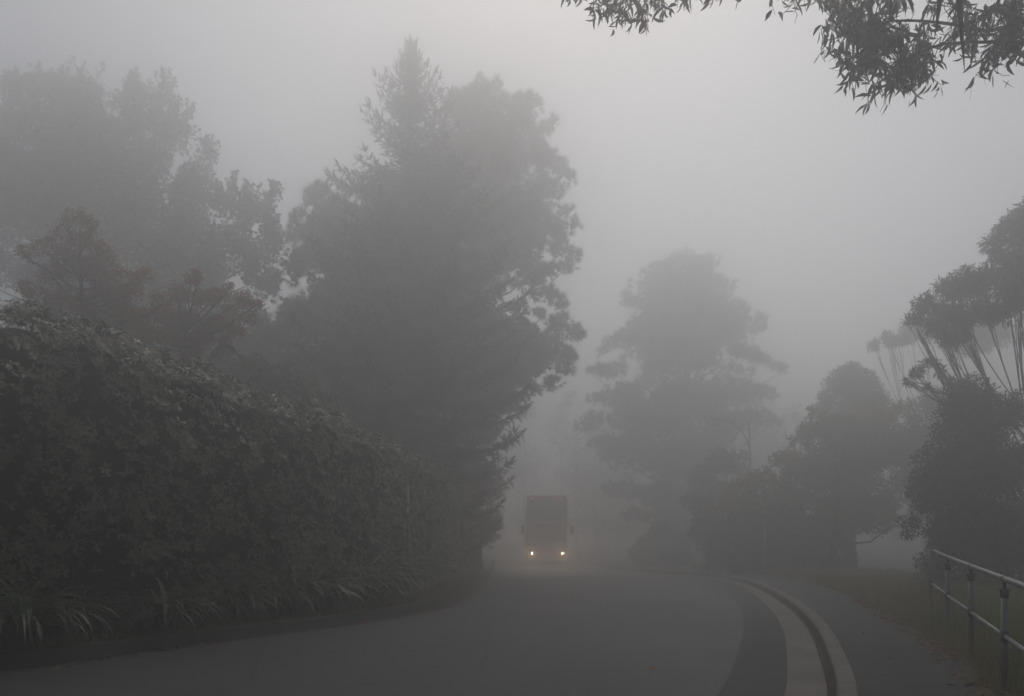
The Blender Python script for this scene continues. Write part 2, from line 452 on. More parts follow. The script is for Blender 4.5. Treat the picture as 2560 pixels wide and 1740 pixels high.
s_ = HL[-1] * rng.random(NR) ** 1.12
u_ = rng.random(NR)
pos, nor = hedge_points(u_, s_)
gap = np.sin(s_ * 2.9 + 2 * np.sin(u_ * 9)) * np.sin(u_ * 21 + s_ * 1.7)
keep = (gap > -.30) | (rng.random(NR) < .16) | (u_ > .64)
pos, nor = pos[keep], nor[keep]
# rounded far end of the hedge
NE = 1300
xyE, nE, tE = hedge_at(np.full(NE, HL[-1])); tE = tE - tz(xyE[:, 1])
dirE = np.array([-nE[0][1], nE[0][0]])
a = rng.random(NE) * pi / 2 * 1.2; zz = .5 + (tE - .5) * rng.random(NE)
kk = np.clip((zz - (tE - .6)) / .6, 0, 1)
rr = .9 * np.sqrt(1 - .8 * kk * kk)
pe = np.column_stack([xyE - nE * .9 + (nE * np.cos(a)[:, None] + dirE * np.sin(a)[:, None]) * rr[:, None], tz(xyE[:, 1]) + zz])
ne = nrm(np.column_stack([nE * np.cos(a)[:, None] + dirE * np.sin(a)[:, None], .1 + kk]))
pos = np.vstack([pos, pe]); nor = np.vstack([nor, ne])
pos = pos + nor * rng.normal(0, .07, (len(pos), 1))
# inner, sparser layer
inner = rng.choice(len(pos), 1500); posI = pos[inner] - nor[inner] * rng.uniform(.15, .32, (len(inner), 1)) + rng.normal(0, .06, (len(inner), 3))
allp = np.vstack([pos, posI]); alln = np.vstack([nor, nor[inner]])
axis = nrm(alln + rng.normal(0, .38, alln.shape) + np.array([0, 0, .25]))
for li in range(9):
    m_ = rng.random(len(allp)) < (.97 if li < 6 else .55)
    ax = axis[m_]; k = len(ax)
    t1 = nrm(np.cross(ax, rdir(k))); t2 = np.cross(ax, t1)
    ph = li * 2.4 + rng.normal(0, .25, k)
    radial = t1 * np.cos(ph)[:, None] + t2 * np.sin(ph)[:, None]
    el = rng.uniform(.1, .75, k)[:, None]
    D = nrm(radial * np.cos(el) + ax * np.sin(el) + np.array([0, 0, -.18]))
    Nn = nrm(ax * np.cos(el) - radial * np.sin(el) + rng.normal(0, .15, (k, 3)))
    L = rng.uniform(.062, .108, k)
    mb.inst(*OV, allp[m_] + D * .012, frames(D, Nn), np.column_stack([L, L * rng.uniform(.85, 1.1, k), L]))
mb.build('foliage', M['hedge'], hedge, offset=hoff, smooth=True)
# dark core, inner shade put into its colour, and the bare stems below
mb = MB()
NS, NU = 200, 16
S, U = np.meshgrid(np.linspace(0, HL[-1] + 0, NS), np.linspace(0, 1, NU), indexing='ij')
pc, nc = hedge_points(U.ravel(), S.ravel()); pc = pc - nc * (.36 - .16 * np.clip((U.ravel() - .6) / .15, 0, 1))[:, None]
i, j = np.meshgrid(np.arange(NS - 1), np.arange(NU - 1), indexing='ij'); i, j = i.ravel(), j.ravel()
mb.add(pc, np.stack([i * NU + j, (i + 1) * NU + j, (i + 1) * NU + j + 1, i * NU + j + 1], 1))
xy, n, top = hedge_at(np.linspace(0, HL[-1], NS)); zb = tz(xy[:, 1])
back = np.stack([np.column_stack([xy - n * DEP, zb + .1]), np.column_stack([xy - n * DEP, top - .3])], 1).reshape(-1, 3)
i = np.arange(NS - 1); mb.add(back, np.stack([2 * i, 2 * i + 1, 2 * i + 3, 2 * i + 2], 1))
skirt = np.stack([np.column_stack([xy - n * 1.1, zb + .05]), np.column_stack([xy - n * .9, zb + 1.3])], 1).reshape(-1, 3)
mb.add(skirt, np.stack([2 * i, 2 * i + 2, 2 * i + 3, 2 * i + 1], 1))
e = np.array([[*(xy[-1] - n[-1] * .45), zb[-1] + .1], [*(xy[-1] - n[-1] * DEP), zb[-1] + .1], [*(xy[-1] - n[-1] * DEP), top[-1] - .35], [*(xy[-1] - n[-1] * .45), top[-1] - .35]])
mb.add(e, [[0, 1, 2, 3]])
mb.build('inner_shade_core', M['hedge_core'], hedge, offset=hoff)
mb = MB()
for s in np.arange(.5, HL[-1], .32):
    xy, n, top = hedge_at(np.array([s])); b = np.array([*(xy[0] - n[0] * rng.uniform(.4, .9)), float(tz(xy[0][1])) + .05])
    q = b + np.array([*(n[0] * rng.uniform(-.1, .3)), 1.3]) + rng.normal(0, .12, 3)
    mb.tube([b, (b + q) / 2 + rng.normal(0, .05, 3), q], [.022, .017, .012], 5)
mb.build('stems', M['bark'], hedge, offset=hoff)

# ------------------------------------------------------------------ strap-leaved clumps
def strap_clump(c, R, n, seed):
    r = np.random.default_rng(seed); mb = MB()
    for i in range(n):
        az = r.uniform(0, 2 * pi); L = R * r.uniform(.8, 1.3); el = r.uniform(.85, 1.45)
        w = .019 * r.uniform(.8, 1.35)
        dh = np.array([cos(az), sin(az), 0]); sd = np.array([-sin(az), cos(az), 0])
        p = np.array([r.normal(0, .07), r.normal(0, .07), 0.0]); K = 9; pts = []
        a = el; droop = r.uniform(1.8, 3.0)
        for k in range(K + 1):
            pts.append(p.copy()); a = el - droop * (k / K) ** 1.5
            p = p + (dh * cos(a) + np.array([0, 0, sin(a)])) * (L / K)
            p[2] = max(p[2], .015)
        v = []
        tw = r.normal(0, .35)
        for k, q in enumerate(pts):
            f = k / K; ww = w * (.75 + .5 * sin(pi * min(1, f * 1.15))) * (1 - f ** 5)
            s2 = sd * cos(tw * f) + np.array([0, 0, 1]) * sin(tw * f)
            v += [q - s2 * ww + np.array([0, 0, .006]), q, q + s2 * ww + np.array([0, 0, .006])]
        q = []
        for k in range(K):
            b = 3 * k; q += [[b, b + 3, b + 4, b + 1], [b + 1, b + 4, b + 5, b + 2]]
        mb.add(np.array(v), q)
    return mb
KLs = np.concatenate([[0], np.cumsum(np.linalg.norm(np.diff(KL, axis=0), axis=1))])
def verge_pt(px_ratio, off):
    """a point behind the left kerb where the sight line x/y equals the ratio"""
    C = KL - nK * off
    y = np.where((C[:, 1] > 4) & (C[:, 1] < 38), C[:, 1], np.nan)
    k = np.nanargmin(np.abs(C[:, 0] / y - px_ratio))
    return C[k]
protos = []
for si in range(5):
    mbp = strap_clump((0, 0, 0), .98, 92, 100 + si)
    protos.append(mbp)
def place_clump(xy, sc, si, label, group, rz):
    o = protos[si].build('strap_leaf_plant', M['strap'], smooth=True) if protos[si].__dict__.get('me') is None else None
    if o is None:
        o = protos[si].src.copy(); COL.objects.link(o)
    else:
        protos[si].me = o.data; protos[si].src = o
    o.location = (xy[0], xy[1], float(tz(xy[1])) + .12); o.rotation_euler = (0, 0, rz); o.scale = (sc, sc, sc)
    return tag(o, label, 'plant', group)
AG = 'strap-leaved plants along the foot of the hedge'
place_clump(verge_pt((40 - CX) / F, .62), 1.15, 0, 'broad strap-leaved clump spilling onto the kerb at the bottom left corner', AG, .3)
place_clump(verge_pt((-90 - CX) / F, .8), 1.1, 1, 'strap-leaved clump partly cut off by the left edge of the photo', AG, 1.2)
place_clump(verge_pt((215 - CX) / F, 1.15), .85, 2, 'small shaded strap-leaved clump tucked under the hedge beside the corner clump', AG, 2.3)
place_clump(verge_pt((415 - CX) / F, .55), .98, 3, 'lone strap-leaved clump with long leaves hanging over the dark kerb face', AG, 2.6)
place_clump(verge_pt((335 - CX) / F, 1.2), .8, 4, 'low dark strap-leaved clump behind the one hanging over the kerb', AG, 1.9)
n_clump = 0
for q, (ratio, off, sc) in enumerate([(t, o, s) for t, o, s in
        [(-.405, 1.0, .8), (-.39, .6, .8), (-.375, .9, .95), (-.36, .6, .9), (-.345, .75, 1.0), (-.320, 1.0, 1.05), (-.300, .65, 1.05), (-.280, 1.0, 1.1), (-.262, .62, 1.1), (-.245, 1.1, 1.15), (-.228, .7, 1.15),
         (-.212, 1.25, 1.15), (-.197, .8, 1.15), (-.182, 1.3, 1.2), (-.168, .95, 1.15), (-.154, 1.4, 1.2), (-.140, 1.1, 1.15), (-.126, 1.5, 1.2),
         (-.112, 1.2, 1.2), (-.099, 1.3, 1.15), (-.087, 1.25, 1.1), (-.076, 1.2, 1.1), (-.067, 1.1, 1.05)]]):
    place_clump(verge_pt(ratio, off + .28), sc * 1.08, q % 5, 'strap-leaved clump in the unbroken row between the hedge and the kerb', AG, rng.uniform(0, 6.28))

# ------------------------------------------------------------------ grass and litter
def blades(pts, H, wid, lean=.5):
    n = len(pts); az = rng.random(n) * 2 * pi
    D = np.stack([np.cos(az), np.sin(az), np.zeros(n)], 1); S = np.stack([-np.sin(az), np.cos(az), np.zeros(n)], 1)
    h = H * rng.uniform(.5, 1.3, n); l = rng.uniform(.1, lean, n) * h; w_ = (wid * rng.uniform(.6, 1.3, n))[:, None]
    up = np.array([0, 0, 1.0])
    v0 = pts - S * w_; v1 = pts + S * w_
    m = pts + up * (h * .6)[:, None] + D * (l * .3)[:, None]
    v2 = m + S * w_ * .75; v3 = m - S * w_ * .75
    tip = pts + up * (h * np.sqrt(np.clip(1 - (l / h) ** 2 * .7, .1, 1)))[:, None] + D * l[:, None]
    V = np.stack([v0, v1, v2, v3, tip], 1).reshape(-1, 3); o = np.arange(n)[:, None] * 5
    return V, o + np.array([[0, 1, 2, 3]]), o + np.array([[3, 2, 4]])
def along(curve, nn, k0, k1, n, off_lo, off_hi, z, power=1.0):
    s = k0 + (k1 - k0) * rng.random(n); idx = s * (len(curve) - 1)
    x = np.stack([np.interp(idx, np.arange(len(curve)), curve[:, a]) for a in (0, 1)], 1)
    m = np.stack([np.interp(idx, np.arange(len(curve)), nn[:, a]) for a in (0, 1)], 1)
    off = off_lo + (off_hi - off_lo) * rng.random(n) ** power
    xy = x + m * off[:, None]
    return np.column_stack([xy, tz(xy[:, 1]) + z]), off
def kidx(curve, y):      # fraction of the curve where it first passes y
    return np.argmax(curve[:, 1] > y) / (len(curve) - 1)
# left verge
p, _ = along(KL, -nK, kidx(KL, 6.5), kidx(KL, 32), 26000, .14, 1.0, .125, 1.3)
mb = MB().add(*blades(p, .075, .005, 1.1))
tag(mb.build('short_grass', M['shortgrass']), kind='stuff')
# right verge
mb = MB()
k0, k1, k2 = kidx(PR, 3.2), kidx(PR, 15), kidx(PR, 40)
p, off = along(PR, nP, k0, k1, 26000, .03, 3.6, .1); hh = .12 + .34 * np.clip(off / .7, 0, 1)
clump = .7 + .5 * np.sin(p[:, 0] * 3.3) * np.sin(p[:, 1] * 2.9)
for lo, hi in ((0, .25), (.25, .6), (.6, 9)):
    m_ = (off >= lo) & (off < hi); mb.add(*blades(p[m_], .16 + .34 * min(1, lo * 1.5), .0035, .8))
p, off = along(PR, nP, k1, k2, 34000, .03, 5.0, .1); mb.add(*blades(p, .26, .008, .8))
tag(mb.build('verge_grass', M['grass']), kind='stuff')
# dead leaves
def litter(pts, lo=.025, hi=.07):
    n = len(pts); D = nrm(np.column_stack([rng.normal(size=(n, 2)), rng.normal(0, .12, n)])); Nn = nrm(np.array([0, 0, 1.0]) + rng.normal(0, .4, (n, 3)))
    L = rng.uniform(lo, hi, n)
    return pts + np.array([0, 0, .012]), frames(D, Nn), np.column_stack([L, L * rng.uniform(.5, .9, n), L])
mb = MB()
p, _ = along(PR, nP, kidx(PR, 4), kidx(PR, 16), 3000, -.22, .35, .105); q = np.sin(p[:, 1] * 2.2) + rng.normal(0, .7, len(p)) > -.4
mb.inst(*OV, *litter(p[q], .035, .09))
p, _ = along(PR, nP, kidx(PR, 4), kidx(PR, 22), 140, -1.9, -.1, .102); mb.inst(*OV, *litter(p, .02, .05))
p, off = along(KL, nK, kidx(KL, 5), kidx(KL, 30), 2600, .02, .5, .004, 2.2); q = np.sin(KLs[-1] * 0 + p[:, 0] * 2.6) + rng.normal(0, .6, len(p)) > .1
mb.inst(*OV, *litter(p[q], .025, .085))
p, off = along(KL, -nK, kidx(KL, 6), kidx(KL, 26), 900, .18, 1.0, .13); mb.inst(*OV, *litter(p, .03, .07))
p, off = along(CR, nR, kidx(CR, 4), kidx(CR, 20), 90, .0, .6, .0); mb.inst(*OV, *litter(p, .015, .05))
p, off = along(CR, nR, kidx(CR, 4), kidx(CR, 20), 60, -2.8, -.05, .002); mb.inst(*OV, *litter(p, .01, .03))
tag(mb.build('leaf_litter', M['litter']), kind='stuff')
# leaves one can count on the road
def fallen(px, py, L, col, label, rz):
    g = G(px, py); mb = MB(); v, q, t = LOB
    mb.add(v * L * np.array([1, 1, 1.6]), q, t); mb.tube([[0, 0, 0], [-.3 * L, .05 * L, .006]], [.0025, .0015], 4)
    o = mb.build('fallen_leaf', plain('fallen_leaf_tone', col, .7, .2)); o.location = (g[0], g[1], float(tz(g[1])) + .012); o.rotation_euler = (.25, -.15, rz)
    return tag(o, label, 'leaf', 'fallen leaves lying on the asphalt')
fallen(1624, 1676, .085, (.26, .075, .028), 'orange fallen leaf alone in the middle of the bare road', .6)
fallen(558, 1597, .10, (.30, .27, .23), 'pale grey fallen leaf by the left kerb, the largest there', 2.0)
fallen(130, 1676, .11, (.26, .21, .16), 'long tan fallen leaf in the gutter at the lower left corner', .2)

# ------------------------------------------------------------------ handrail
hx = [(4.31, 7.0), (4.99, 8.7), (5.72, 10.5), (6.46, 12.3)]
d0 = (hx[1][0] - hx[0][0], hx[1][1] - hx[0][1])
posts = [(hx[0][0] - 2 * d0[0], hx[0][1] - 2 * d0[1]), (hx[0][0] - d0[0], hx[0][1] - d0[1])] + hx
rail = thing('handrail', (posts[2][0], posts[2][1], .1), 'grey galvanised pipe handrail beside the footpath at the lower right', 'handrail')
ro = np.array(rail.location)
topz = [1.06, 1.072, 1.085, 1.098, 1.112, 1.128]
midz = [.56, .572, .584, .595, .607, .619]
mb = MB(); pts = [np.array([x, y, z]) for (x, y), z in zip(posts, topz)]
end = pts[-1]
mb.tube(pts[:-1] + [pts[-1] - np.array([0, .06, .0])], .0265, 14); mb.build('top_rail', M['galv'], rail, True, ro)
mb = MB()
for a, b in zip(range(5), range(1, 6)):
    A = np.array([*posts[a], midz[a]]); B = np.array([*posts[b], midz[b]]); mb.tube([A, B], .0185, 12)
mb.build('mid_rail', M['galv'], rail, True, ro)
for k, (x, y) in enumerate(posts):
    last = k == len(posts) - 1
    t = topz[k]; mb = MB()
    lean = -.035 if last else 0.0
    ztop = t - .1 if not last else t - .0
    mb.tube([[x, y, .02], [x + lean * .5, y, .5], [x + lean, y, ztop]], .0285, 14)
    po = mb.build('post', M['galv'], rail, True, ro)
    if not last:
        mb = MB()
        mb.tube([[x, y, t - .165], [x, y, t - .16], [x, y, t - .105], [x, y, t - .10]], [.031, .0345, .0345, .031], 14)
        mb.tube([[x - .0, y, t - .085], [x, y, t - .015]], [.017, .014], 10)
        mb.tube([[x - .045, y, t - .095], [x + .045, y, t - .095]], .012, 8)
        mb.tube([pts[k] + nrm(pts[k] - pts[max(k - 1, 0)] if k else pts[1] - pts[0]) * q for q in (-.045, -.04, .04, .045)], [.027, .0305, .0305, .027], 14)
        mb.build('top_fitting', M['fitting'], rail, True, ro)
    mb = MB(); z = midz[k]
    mb.tube([[x + lean * .5, y, z - .05], [x + lean * .5, y, z - .046], [x + lean * .5, y, z + .046], [x + lean * .5, y, z + .05]], [.0295, .0335, .0335, .0295], 14)
    A = np.array([x + lean * .5, y, z]); dv = nrm(np.array([d0[0], d0[1], 0]))
    mb.tube([A - dv * .075, A - dv * .07, A + dv * .07, A + dv * .075], [.02, .0245, .0245, .02], 12)
    mb.build('mid_fitting', M['fitting'], rail, True, ro)

# ------------------------------------------------------------------ poles and lamp
def zoff(y): return float(tz(y))
b = np.array([*G(1025, 1495, .12), 0]); b[2] = zoff(b[1]) + .1
D = b[1]
sp = thing('sign_post', b, 'slim grey steel post with a white sticker standing before the hedge', 'post')
topp = P(1018, 1212, D) - b
mb = MB().tube([[0, 0, -.1], topp * .5, topp], .030, 12); mb.build('pole', M['pole'], sp, True)
mb = MB().tube([topp, topp + np.array([0, 0, .012])], [.034, .03], 12); mb.build('cap', M['fitting'], sp, True)
def onpole(py): t = (b[2] + topp[2] - P(1020, py, D)[2]) / topp[2]; return topp * (1 - t)
A, B = onpole(1297), onpole(1268)
mb = MB().tube([A, B], .0315, 14); st = mb.build('sticker', plain('faded_white_vinyl', (.52, .50, .50), .5), sp, True)
mb = MB()
for k, (f, h) in enumerate([(.16, .03), (.30, .035), (.44, .02)]):
    c = A + (B - A) * f; mb.tube([c - np.array([0, 0, h / 2]), c + np.array([0, 0, h / 2])], .0322, 14)
mb.build('printing', plain('grey_print', (.16, .15, .15), .6), st, True)
A, B = onpole(1264), onpole(1257)
mb = MB().tube([A, B], .0315, 14); mb.build('label_band', plain('faded_pink_vinyl', (.34, .25, .24), .5), sp, True)
mb = MB()                                                  # narrow plate turned edge-on to the road
A, B = onpole(1256), onpole(1214)
mb.box((A + B) / 2 + np.array([.0, .17, 0]), (.006, .30, abs(B[2] - A[2])))
mb.box((A * .75 + B * .25) + np.array([.0, .03, 0]), (.075, .012, .03)); mb.box((A * .25 + B * .75) + np.array([.0, .03, 0]), (.075, .012, .03))
mb.build('sign_plate', plain('sign_back_metal', (.20, .20, .20), .6, metal=.2), sp)

g = np.array([(1911 - CX) / F * 31.6, 31.6]); bz = zoff(g[1]) + .1
pp = thing('marker_pole', (g[0], g[1], bz), 'thin pale pole on the verge in front of the dark bushes', 'pole')
h = P(1909, 1285, g[1])[2] - bz
mb = MB().tube([[0, 0, 0], [0, 0, h]], .032, 10); mb.build('pole', plain('pale_paint', (.30, .30, .28), .6), pp, True)
mb = MB().tube([[0, 0, h], [0, 0, h + .03]], [.042, .03], 10); mb.build('cap', M['fitting'], pp, True)
g = G(1732, 1424, .1); bz = zoff(g[1])
pp = thing('bollard', (g[0], g[1], bz), 'faint pale square bollard at the far roadside', 'bollard')
h = P(1732, 1350, g[1])[2] - bz
mb = MB().box((0, 0, h / 2), (.17, .17, h)); mb.build('shaft', plain('white_timber', (.42, .42, .40), .7), pp)
mb = MB().tube([[0, 0, h - .02], [0, 0, h + .06]], [.14, .02], 4); mb.build('cap', plain('white_timber_cap', (.38, .38, .36), .7), pp)

d = 43.0; base = np.array([P(1876, 1300, d)[0], d, zoff(d)])
lamp = thing('street_lamp', base, 'tall street lamp with a curved arm and hanging lantern above the bushes', 'street lamp')
lp = lambda px, py: P(px, py, d) - base
tp = lp(1873, 1053)
mb = MB().tube([[0, 0, 0], [0, 0, 1.2], tp], [.10, .075, .06], 12); mb.build('pole', M['fitting'], lamp, True)
arc = smooth_poly([lp(1872, 1120), lp(1866, 1098), lp(1850, 1073), lp(1825, 1055), lp(1800, 1048), lp(1783, 1047)], 24)
mb = MB().tube(arc, .045, 8); mb.tube([lp(1873, 1074), lp(1860, 1075), lp(1850, 1073)], .03, 8); mb.build('arm', M['fitting'], lamp, True)
c = lp(1783, 1047)
mb = MB().tube([c, c - [0, 0, .18]], .03, 8)
mb.tube([c - [0, 0, .16], c - [0, 0, .20], c - [0, 0, .34], c - [0, 0, .38]], [.06, .16, .26, .27], 16); hd = mb.build('lamp_head', M['fitting'], lamp, True)
mb = MB().tube([c - [0, 0, .37], c - [0, 0, .55], c - [0, 0, .66]], [.19, .17, .05], 14); mb.build('lens', plain('cloudy_lens', (.28, .28, .27), .3), hd, True)

# ------------------------------------------------------------------ bus
BD = 49.0; bx = 2.16; bzz = zoff(BD)
bus = thing('bus', (bx, BD + 5.4, bzz), 'red double-decker bus approaching through the fog with headlights on', 'bus')
red = noise_mat('red_coach_paint', (.36, .115, .100), (.44, .140, .120), 2, .35, .5)
darkg = plain('dark_glass', (.105, .110, .115), .3, .6); black = plain('black_rubber', (.02, .02, .02), .8, .2)
chrome = plain('wheel_steel', (.35, .35, .36), .4, metal=.6)
W2, LN = 1.25, 10.8; fy = -LN / 2
def rrect(y, x0, x1, z0, z1, r, seg=5):
    out = []
    for cx, cz, a0 in ((x1 - r, z1 - r, 0), (x0 + r, z1 - r, pi / 2), (x0 + r, z0 + r, pi), (x1 - r, z0 + r, 1.5 * pi)):
        for k in range(seg + 1):
            a = a0 + k / seg * pi / 2; out.append([cx + r * cos(a), y, cz + r * sin(a)])
    return np.array(out)
def loft(mb, rings, mi=0):
    n = len(rings[0])
    v = np.concatenate(rings); i, j = np.meshgrid(np.arange(len(rings) - 1), np.arange(n), indexing='ij'); i, j = i.ravel(), j.ravel(); k = (j + 1) % n
    mb.add(v, np.stack([i * n + j, i * n + k, (i + 1) * n + k, (i + 1) * n + j], 1), mi=mi)
    for ring, fl in ((rings[0], 0), (rings[-1], 1)):
        c = ring.mean(0); t = [[n, a, (a + 1) % n] if not fl else [n, (a + 1) % n, a] for a in range(n)]
        mb.add(np.vstack([ring, [c]]), None, t, mi=mi)
mb = MB()
loft(mb, [rrect(fy + .10, -W2 + .09, W2 - .09, .36, 4.22, .26), rrect(fy + .02, -W2 + .03, W2 - .03, .32, 4.27, .22) * np.array([1, 1, 1]) + [0, .06, 0],
          rrect(fy + .35, -W2, W2, .30, 4.3, .20), rrect(-fy - .25, -W2, W2, .30, 4.3, .20), rrect(-fy, -W2 + .08, W2 - .08, .36, 4.2, .25)])
mb.build('body', red, bus, True)
def panel(mb, x0, x1, z0, z1, y, th=.03, r=.08):
    a = rrect(y, x0, x1, z0, z1, r, 4); loft(mb, [a, a + [0, th, 0]])
mb = MB(); panel(mb, -1.08, 1.08, 2.72, 3.92, fy + .045, .06, .14); mb.build('upper_windscreen', darkg, bus)
mb = MB(); panel(mb, -1.10, 1.10, 1.18, 2.12, fy + .045, .06, .12); ws = mb.build('windscreen', darkg, bus)
for sx in (-.5, .5):
    mb = MB().tube([[sx - .3, fy + .02, 1.2], [sx + .05, fy + .015, 1.6], [sx + .3, fy + .02, 1.95]], .012, 6); mb.build('wiper', black, ws, True)
mb = MB(); panel(mb, -.85, .85, 2.24, 2.56, fy + .045, .06, .05); mb.build('destination_box', plain('blank_destination_glass', (.03, .03, .03), .3), bus)
mb = MB(); panel(mb, -1.16, 1.16, .34, .56, fy + .02, .1, .08); mb.build('bumper', black, bus)
lampm = glow('headlight_glow', (1.0, .86, .66), 16.0)
smallm = glow('marker_lamp_glow', (1.0, .92, .84), 1.6)
for sx in (-.93, .93):
    mb = MB(); a = np.linspace(0, 2 * pi, 16, endpoint=False); y = fy + .05
    mb.tube([[sx, fy + .075, .73], [sx, fy + .03, .73]], [.15, .15], 18); hl = mb.build('headlight', chrome, bus, True)
    mb = MB().tube([[sx, fy + .03, .74], [sx, fy + .012, .74]], [.06, .05], 16); mb.build('bulb', lampm, hl, True)
    mb = MB(); panel(mb, sx - .08 + (.0), sx + .08, .92, 1.04, fy + .06, .04, .03); mb.build('indicator', plain('amber_lens', (.35, .13, .03), .3), bus)
    mb = MB().tube([[sx * .98, fy + .085, 4.10], [sx * .98, fy + .055, 4.10]], [.035, .03], 10); mb.build('marker_lamp', smallm, bus, True)
    sg = 1 if sx > 0 else -1
    mb = MB().tube([[sg * 1.18, fy + .12, 2.55], [sg * 1.42, fy - .12, 2.62], [sg * 1.50, fy - .16, 2.45]], .02, 8)
    ma = mb.build('mirror_arm', black, bus, True)
    mb = MB(); a_ = rrect(fy - .20, sg * 1.50 - .11, sg * 1.50 + .11, 1.92, 2.45, .06, 4); loft(mb, [a_, a_ + [0, .09, 0]]); mb.build('mirror', black, ma)
for sx in (-1, 1):
    for wy in (fy + 2.4, -fy - 2.9):
        mb = MB(); mb.tube([[sx * 1.235, wy, .5], [sx * .98, wy, .5]], [.5, .5], 24); wh = mb.build('wheel', black, bus, True)
        mb = MB(); mb.tube([[sx * 1.26, wy, .5], [sx * 1.20, wy, .5]], [.2, .3], 18); mb.build('rim', chrome, wh, True)
    for k in range(6):
        for z0, z1 in ((1.35, 2.15), (2.75, 3.6)):
            y0 = fy + 1.0 + k * 1.5
            mb = MB().box((sx * 1.25, y0 + .65, (z0 + z1) / 2), (.03, 1.36, z1 - z0)); mb.build('side_window', darkg, bus)
for sx in (-.93, .93):
    L = bpy.data.lights.new('headlight_beam', 'SPOT'); L.energy = 80; L.color = (1, .68, .40); L.spot_size = radians(64); L.spot_blend = 1.0; L.shadow_soft_size = .08
    o = bpy.data.objects.new('headlight_beam', L); COL.objects.link(o); o.parent = bus
    o.location = (sx, fy - .04, .74); o.rotation_euler = (radians(84), 0, pi)

# ------------------------------------------------------------------ trees
def limb(mb, a, b, r0, r1, sag=.12, n=6, seg=6, wob=.05):
    a, b = np.asarray(a, float), np.asarray(b, float); L = np.linalg.norm(b - a)
    t = np.linspace(0, 1, n)[:, None]
    p = a + (b - a) * t + np.array([0, 0, 1]) * (-sag * L * np.sin(pi * t)) + rng.normal(0, wob * L / n, (n, 3)) * np.sin(pi * t)
    mb.tube(p, np.linspace(r0, r1, n), seg, caps=False)

def spread_lobes(lobes, d, tx, fill=2, span=1.25, depth=.85):
    """picture-plane lobes -> solid crown: each traced lobe, plus copies swung about the trunk towards and away from the viewer"""
    out = []
    for (px, py, r) in lobes:
        c = P(px, py, d); R = r / F * d; dx = c[0] - tx
        out.append((c[0], d + rng.normal(0, .25) * R, c[2], R))
        for f in range(fill):
            a = rng.uniform(.35, span) * (1 if (f % 2 == 0) else -1)
            rad = abs(dx) * rng.uniform(.75, 1.0)
            out.append((tx + math.copysign(rad * cos(a), dx), d + rad * sin(a) * depth + rng.normal(0, .3) * R, c[2] - R * rng.uniform(0, .3), R * rng.uniform(.8, 1.0)))
    return np.array(out)

def shell_points(lobes, density, thick=.35, flat=1.0, minn=24, clump=11, lift=True):
    """each lobe is a handful of smaller leafy clumps set on and inside it, with a few strays beyond"""
    P_, N_, I_ = [], [], []
    for k, (x, y, z, r) in enumerate(lobes):
        n = max(minn, int(density * r * r)); c0 = np.array([x, y, z])
        u = rdir(clump)
        if lift: u[:, 2] = np.where(u[:, 2] < -.4, -u[:, 2], u[:, 2])
        sc = c0 + u * (r * rng.uniform(.35, .80, clump))[:, None] * np.array([1, 1, flat])
        sr = r * rng.uniform(.26, .52, clump)
        w_ = sr ** 2 / (sr ** 2).sum(); j = rng.choice(clump, n, p=w_)
        v = rdir(n); rad = sr[j] * (1 - thick * rng.random(n) ** 1.6) * np.where(rng.random(n) < .10, rng.uniform(1.0, 1.45, n), 1.0)
        P_.append(sc[j] + v * rad[:, None] * np.array([1, 1, .5 + .5 * flat])); N_.append(nrm(v + .6 * u[j])); I_.append(np.full(n, k))
    return np.concatenate(P_), np.concatenate(N_), np.concatenate(I_)

def tree_trunk(root, base, top, r0, lobes, mat, nlimb=26, name='trunk', zmin=.25, r_l=.3, sag=.05, seg=10):
    mb = MB(); base = np.asarray(base, float); top = np.asarray(top, float)
    n = 9; t = np.linspace(0, 1, n)[:, None]
    path = base + (top - base) * t + rng.normal(0, .06, (n, 3)) * np.array([1, 1, 0]) * np.sin(pi * t)
    rad = r0 * (1 - .85 * t[:, 0]) * (1 + .5 * np.exp(-t[:, 0] * 18))
    mb.tube(path, rad, seg, caps=False)
    if len(lobes):
        pick = rng.permutation(len(lobes))[:nlimb]
        for k in pick:
            c = lobes[k][:3]; hz = c[2] - base[2]; H = top[2] - base[2]
            f = np.clip((hz - .55 * np.hypot(*(c[:2] - base[:2]))) / H, zmin, .93)
            a = base + (top - base) * f
            limb(mb, a, c, r0 * r_l * (1 - .7 * f), .02, sag, 6, 6, .18)
    return mb.build(name, mat, root, True, np.array(root.location))

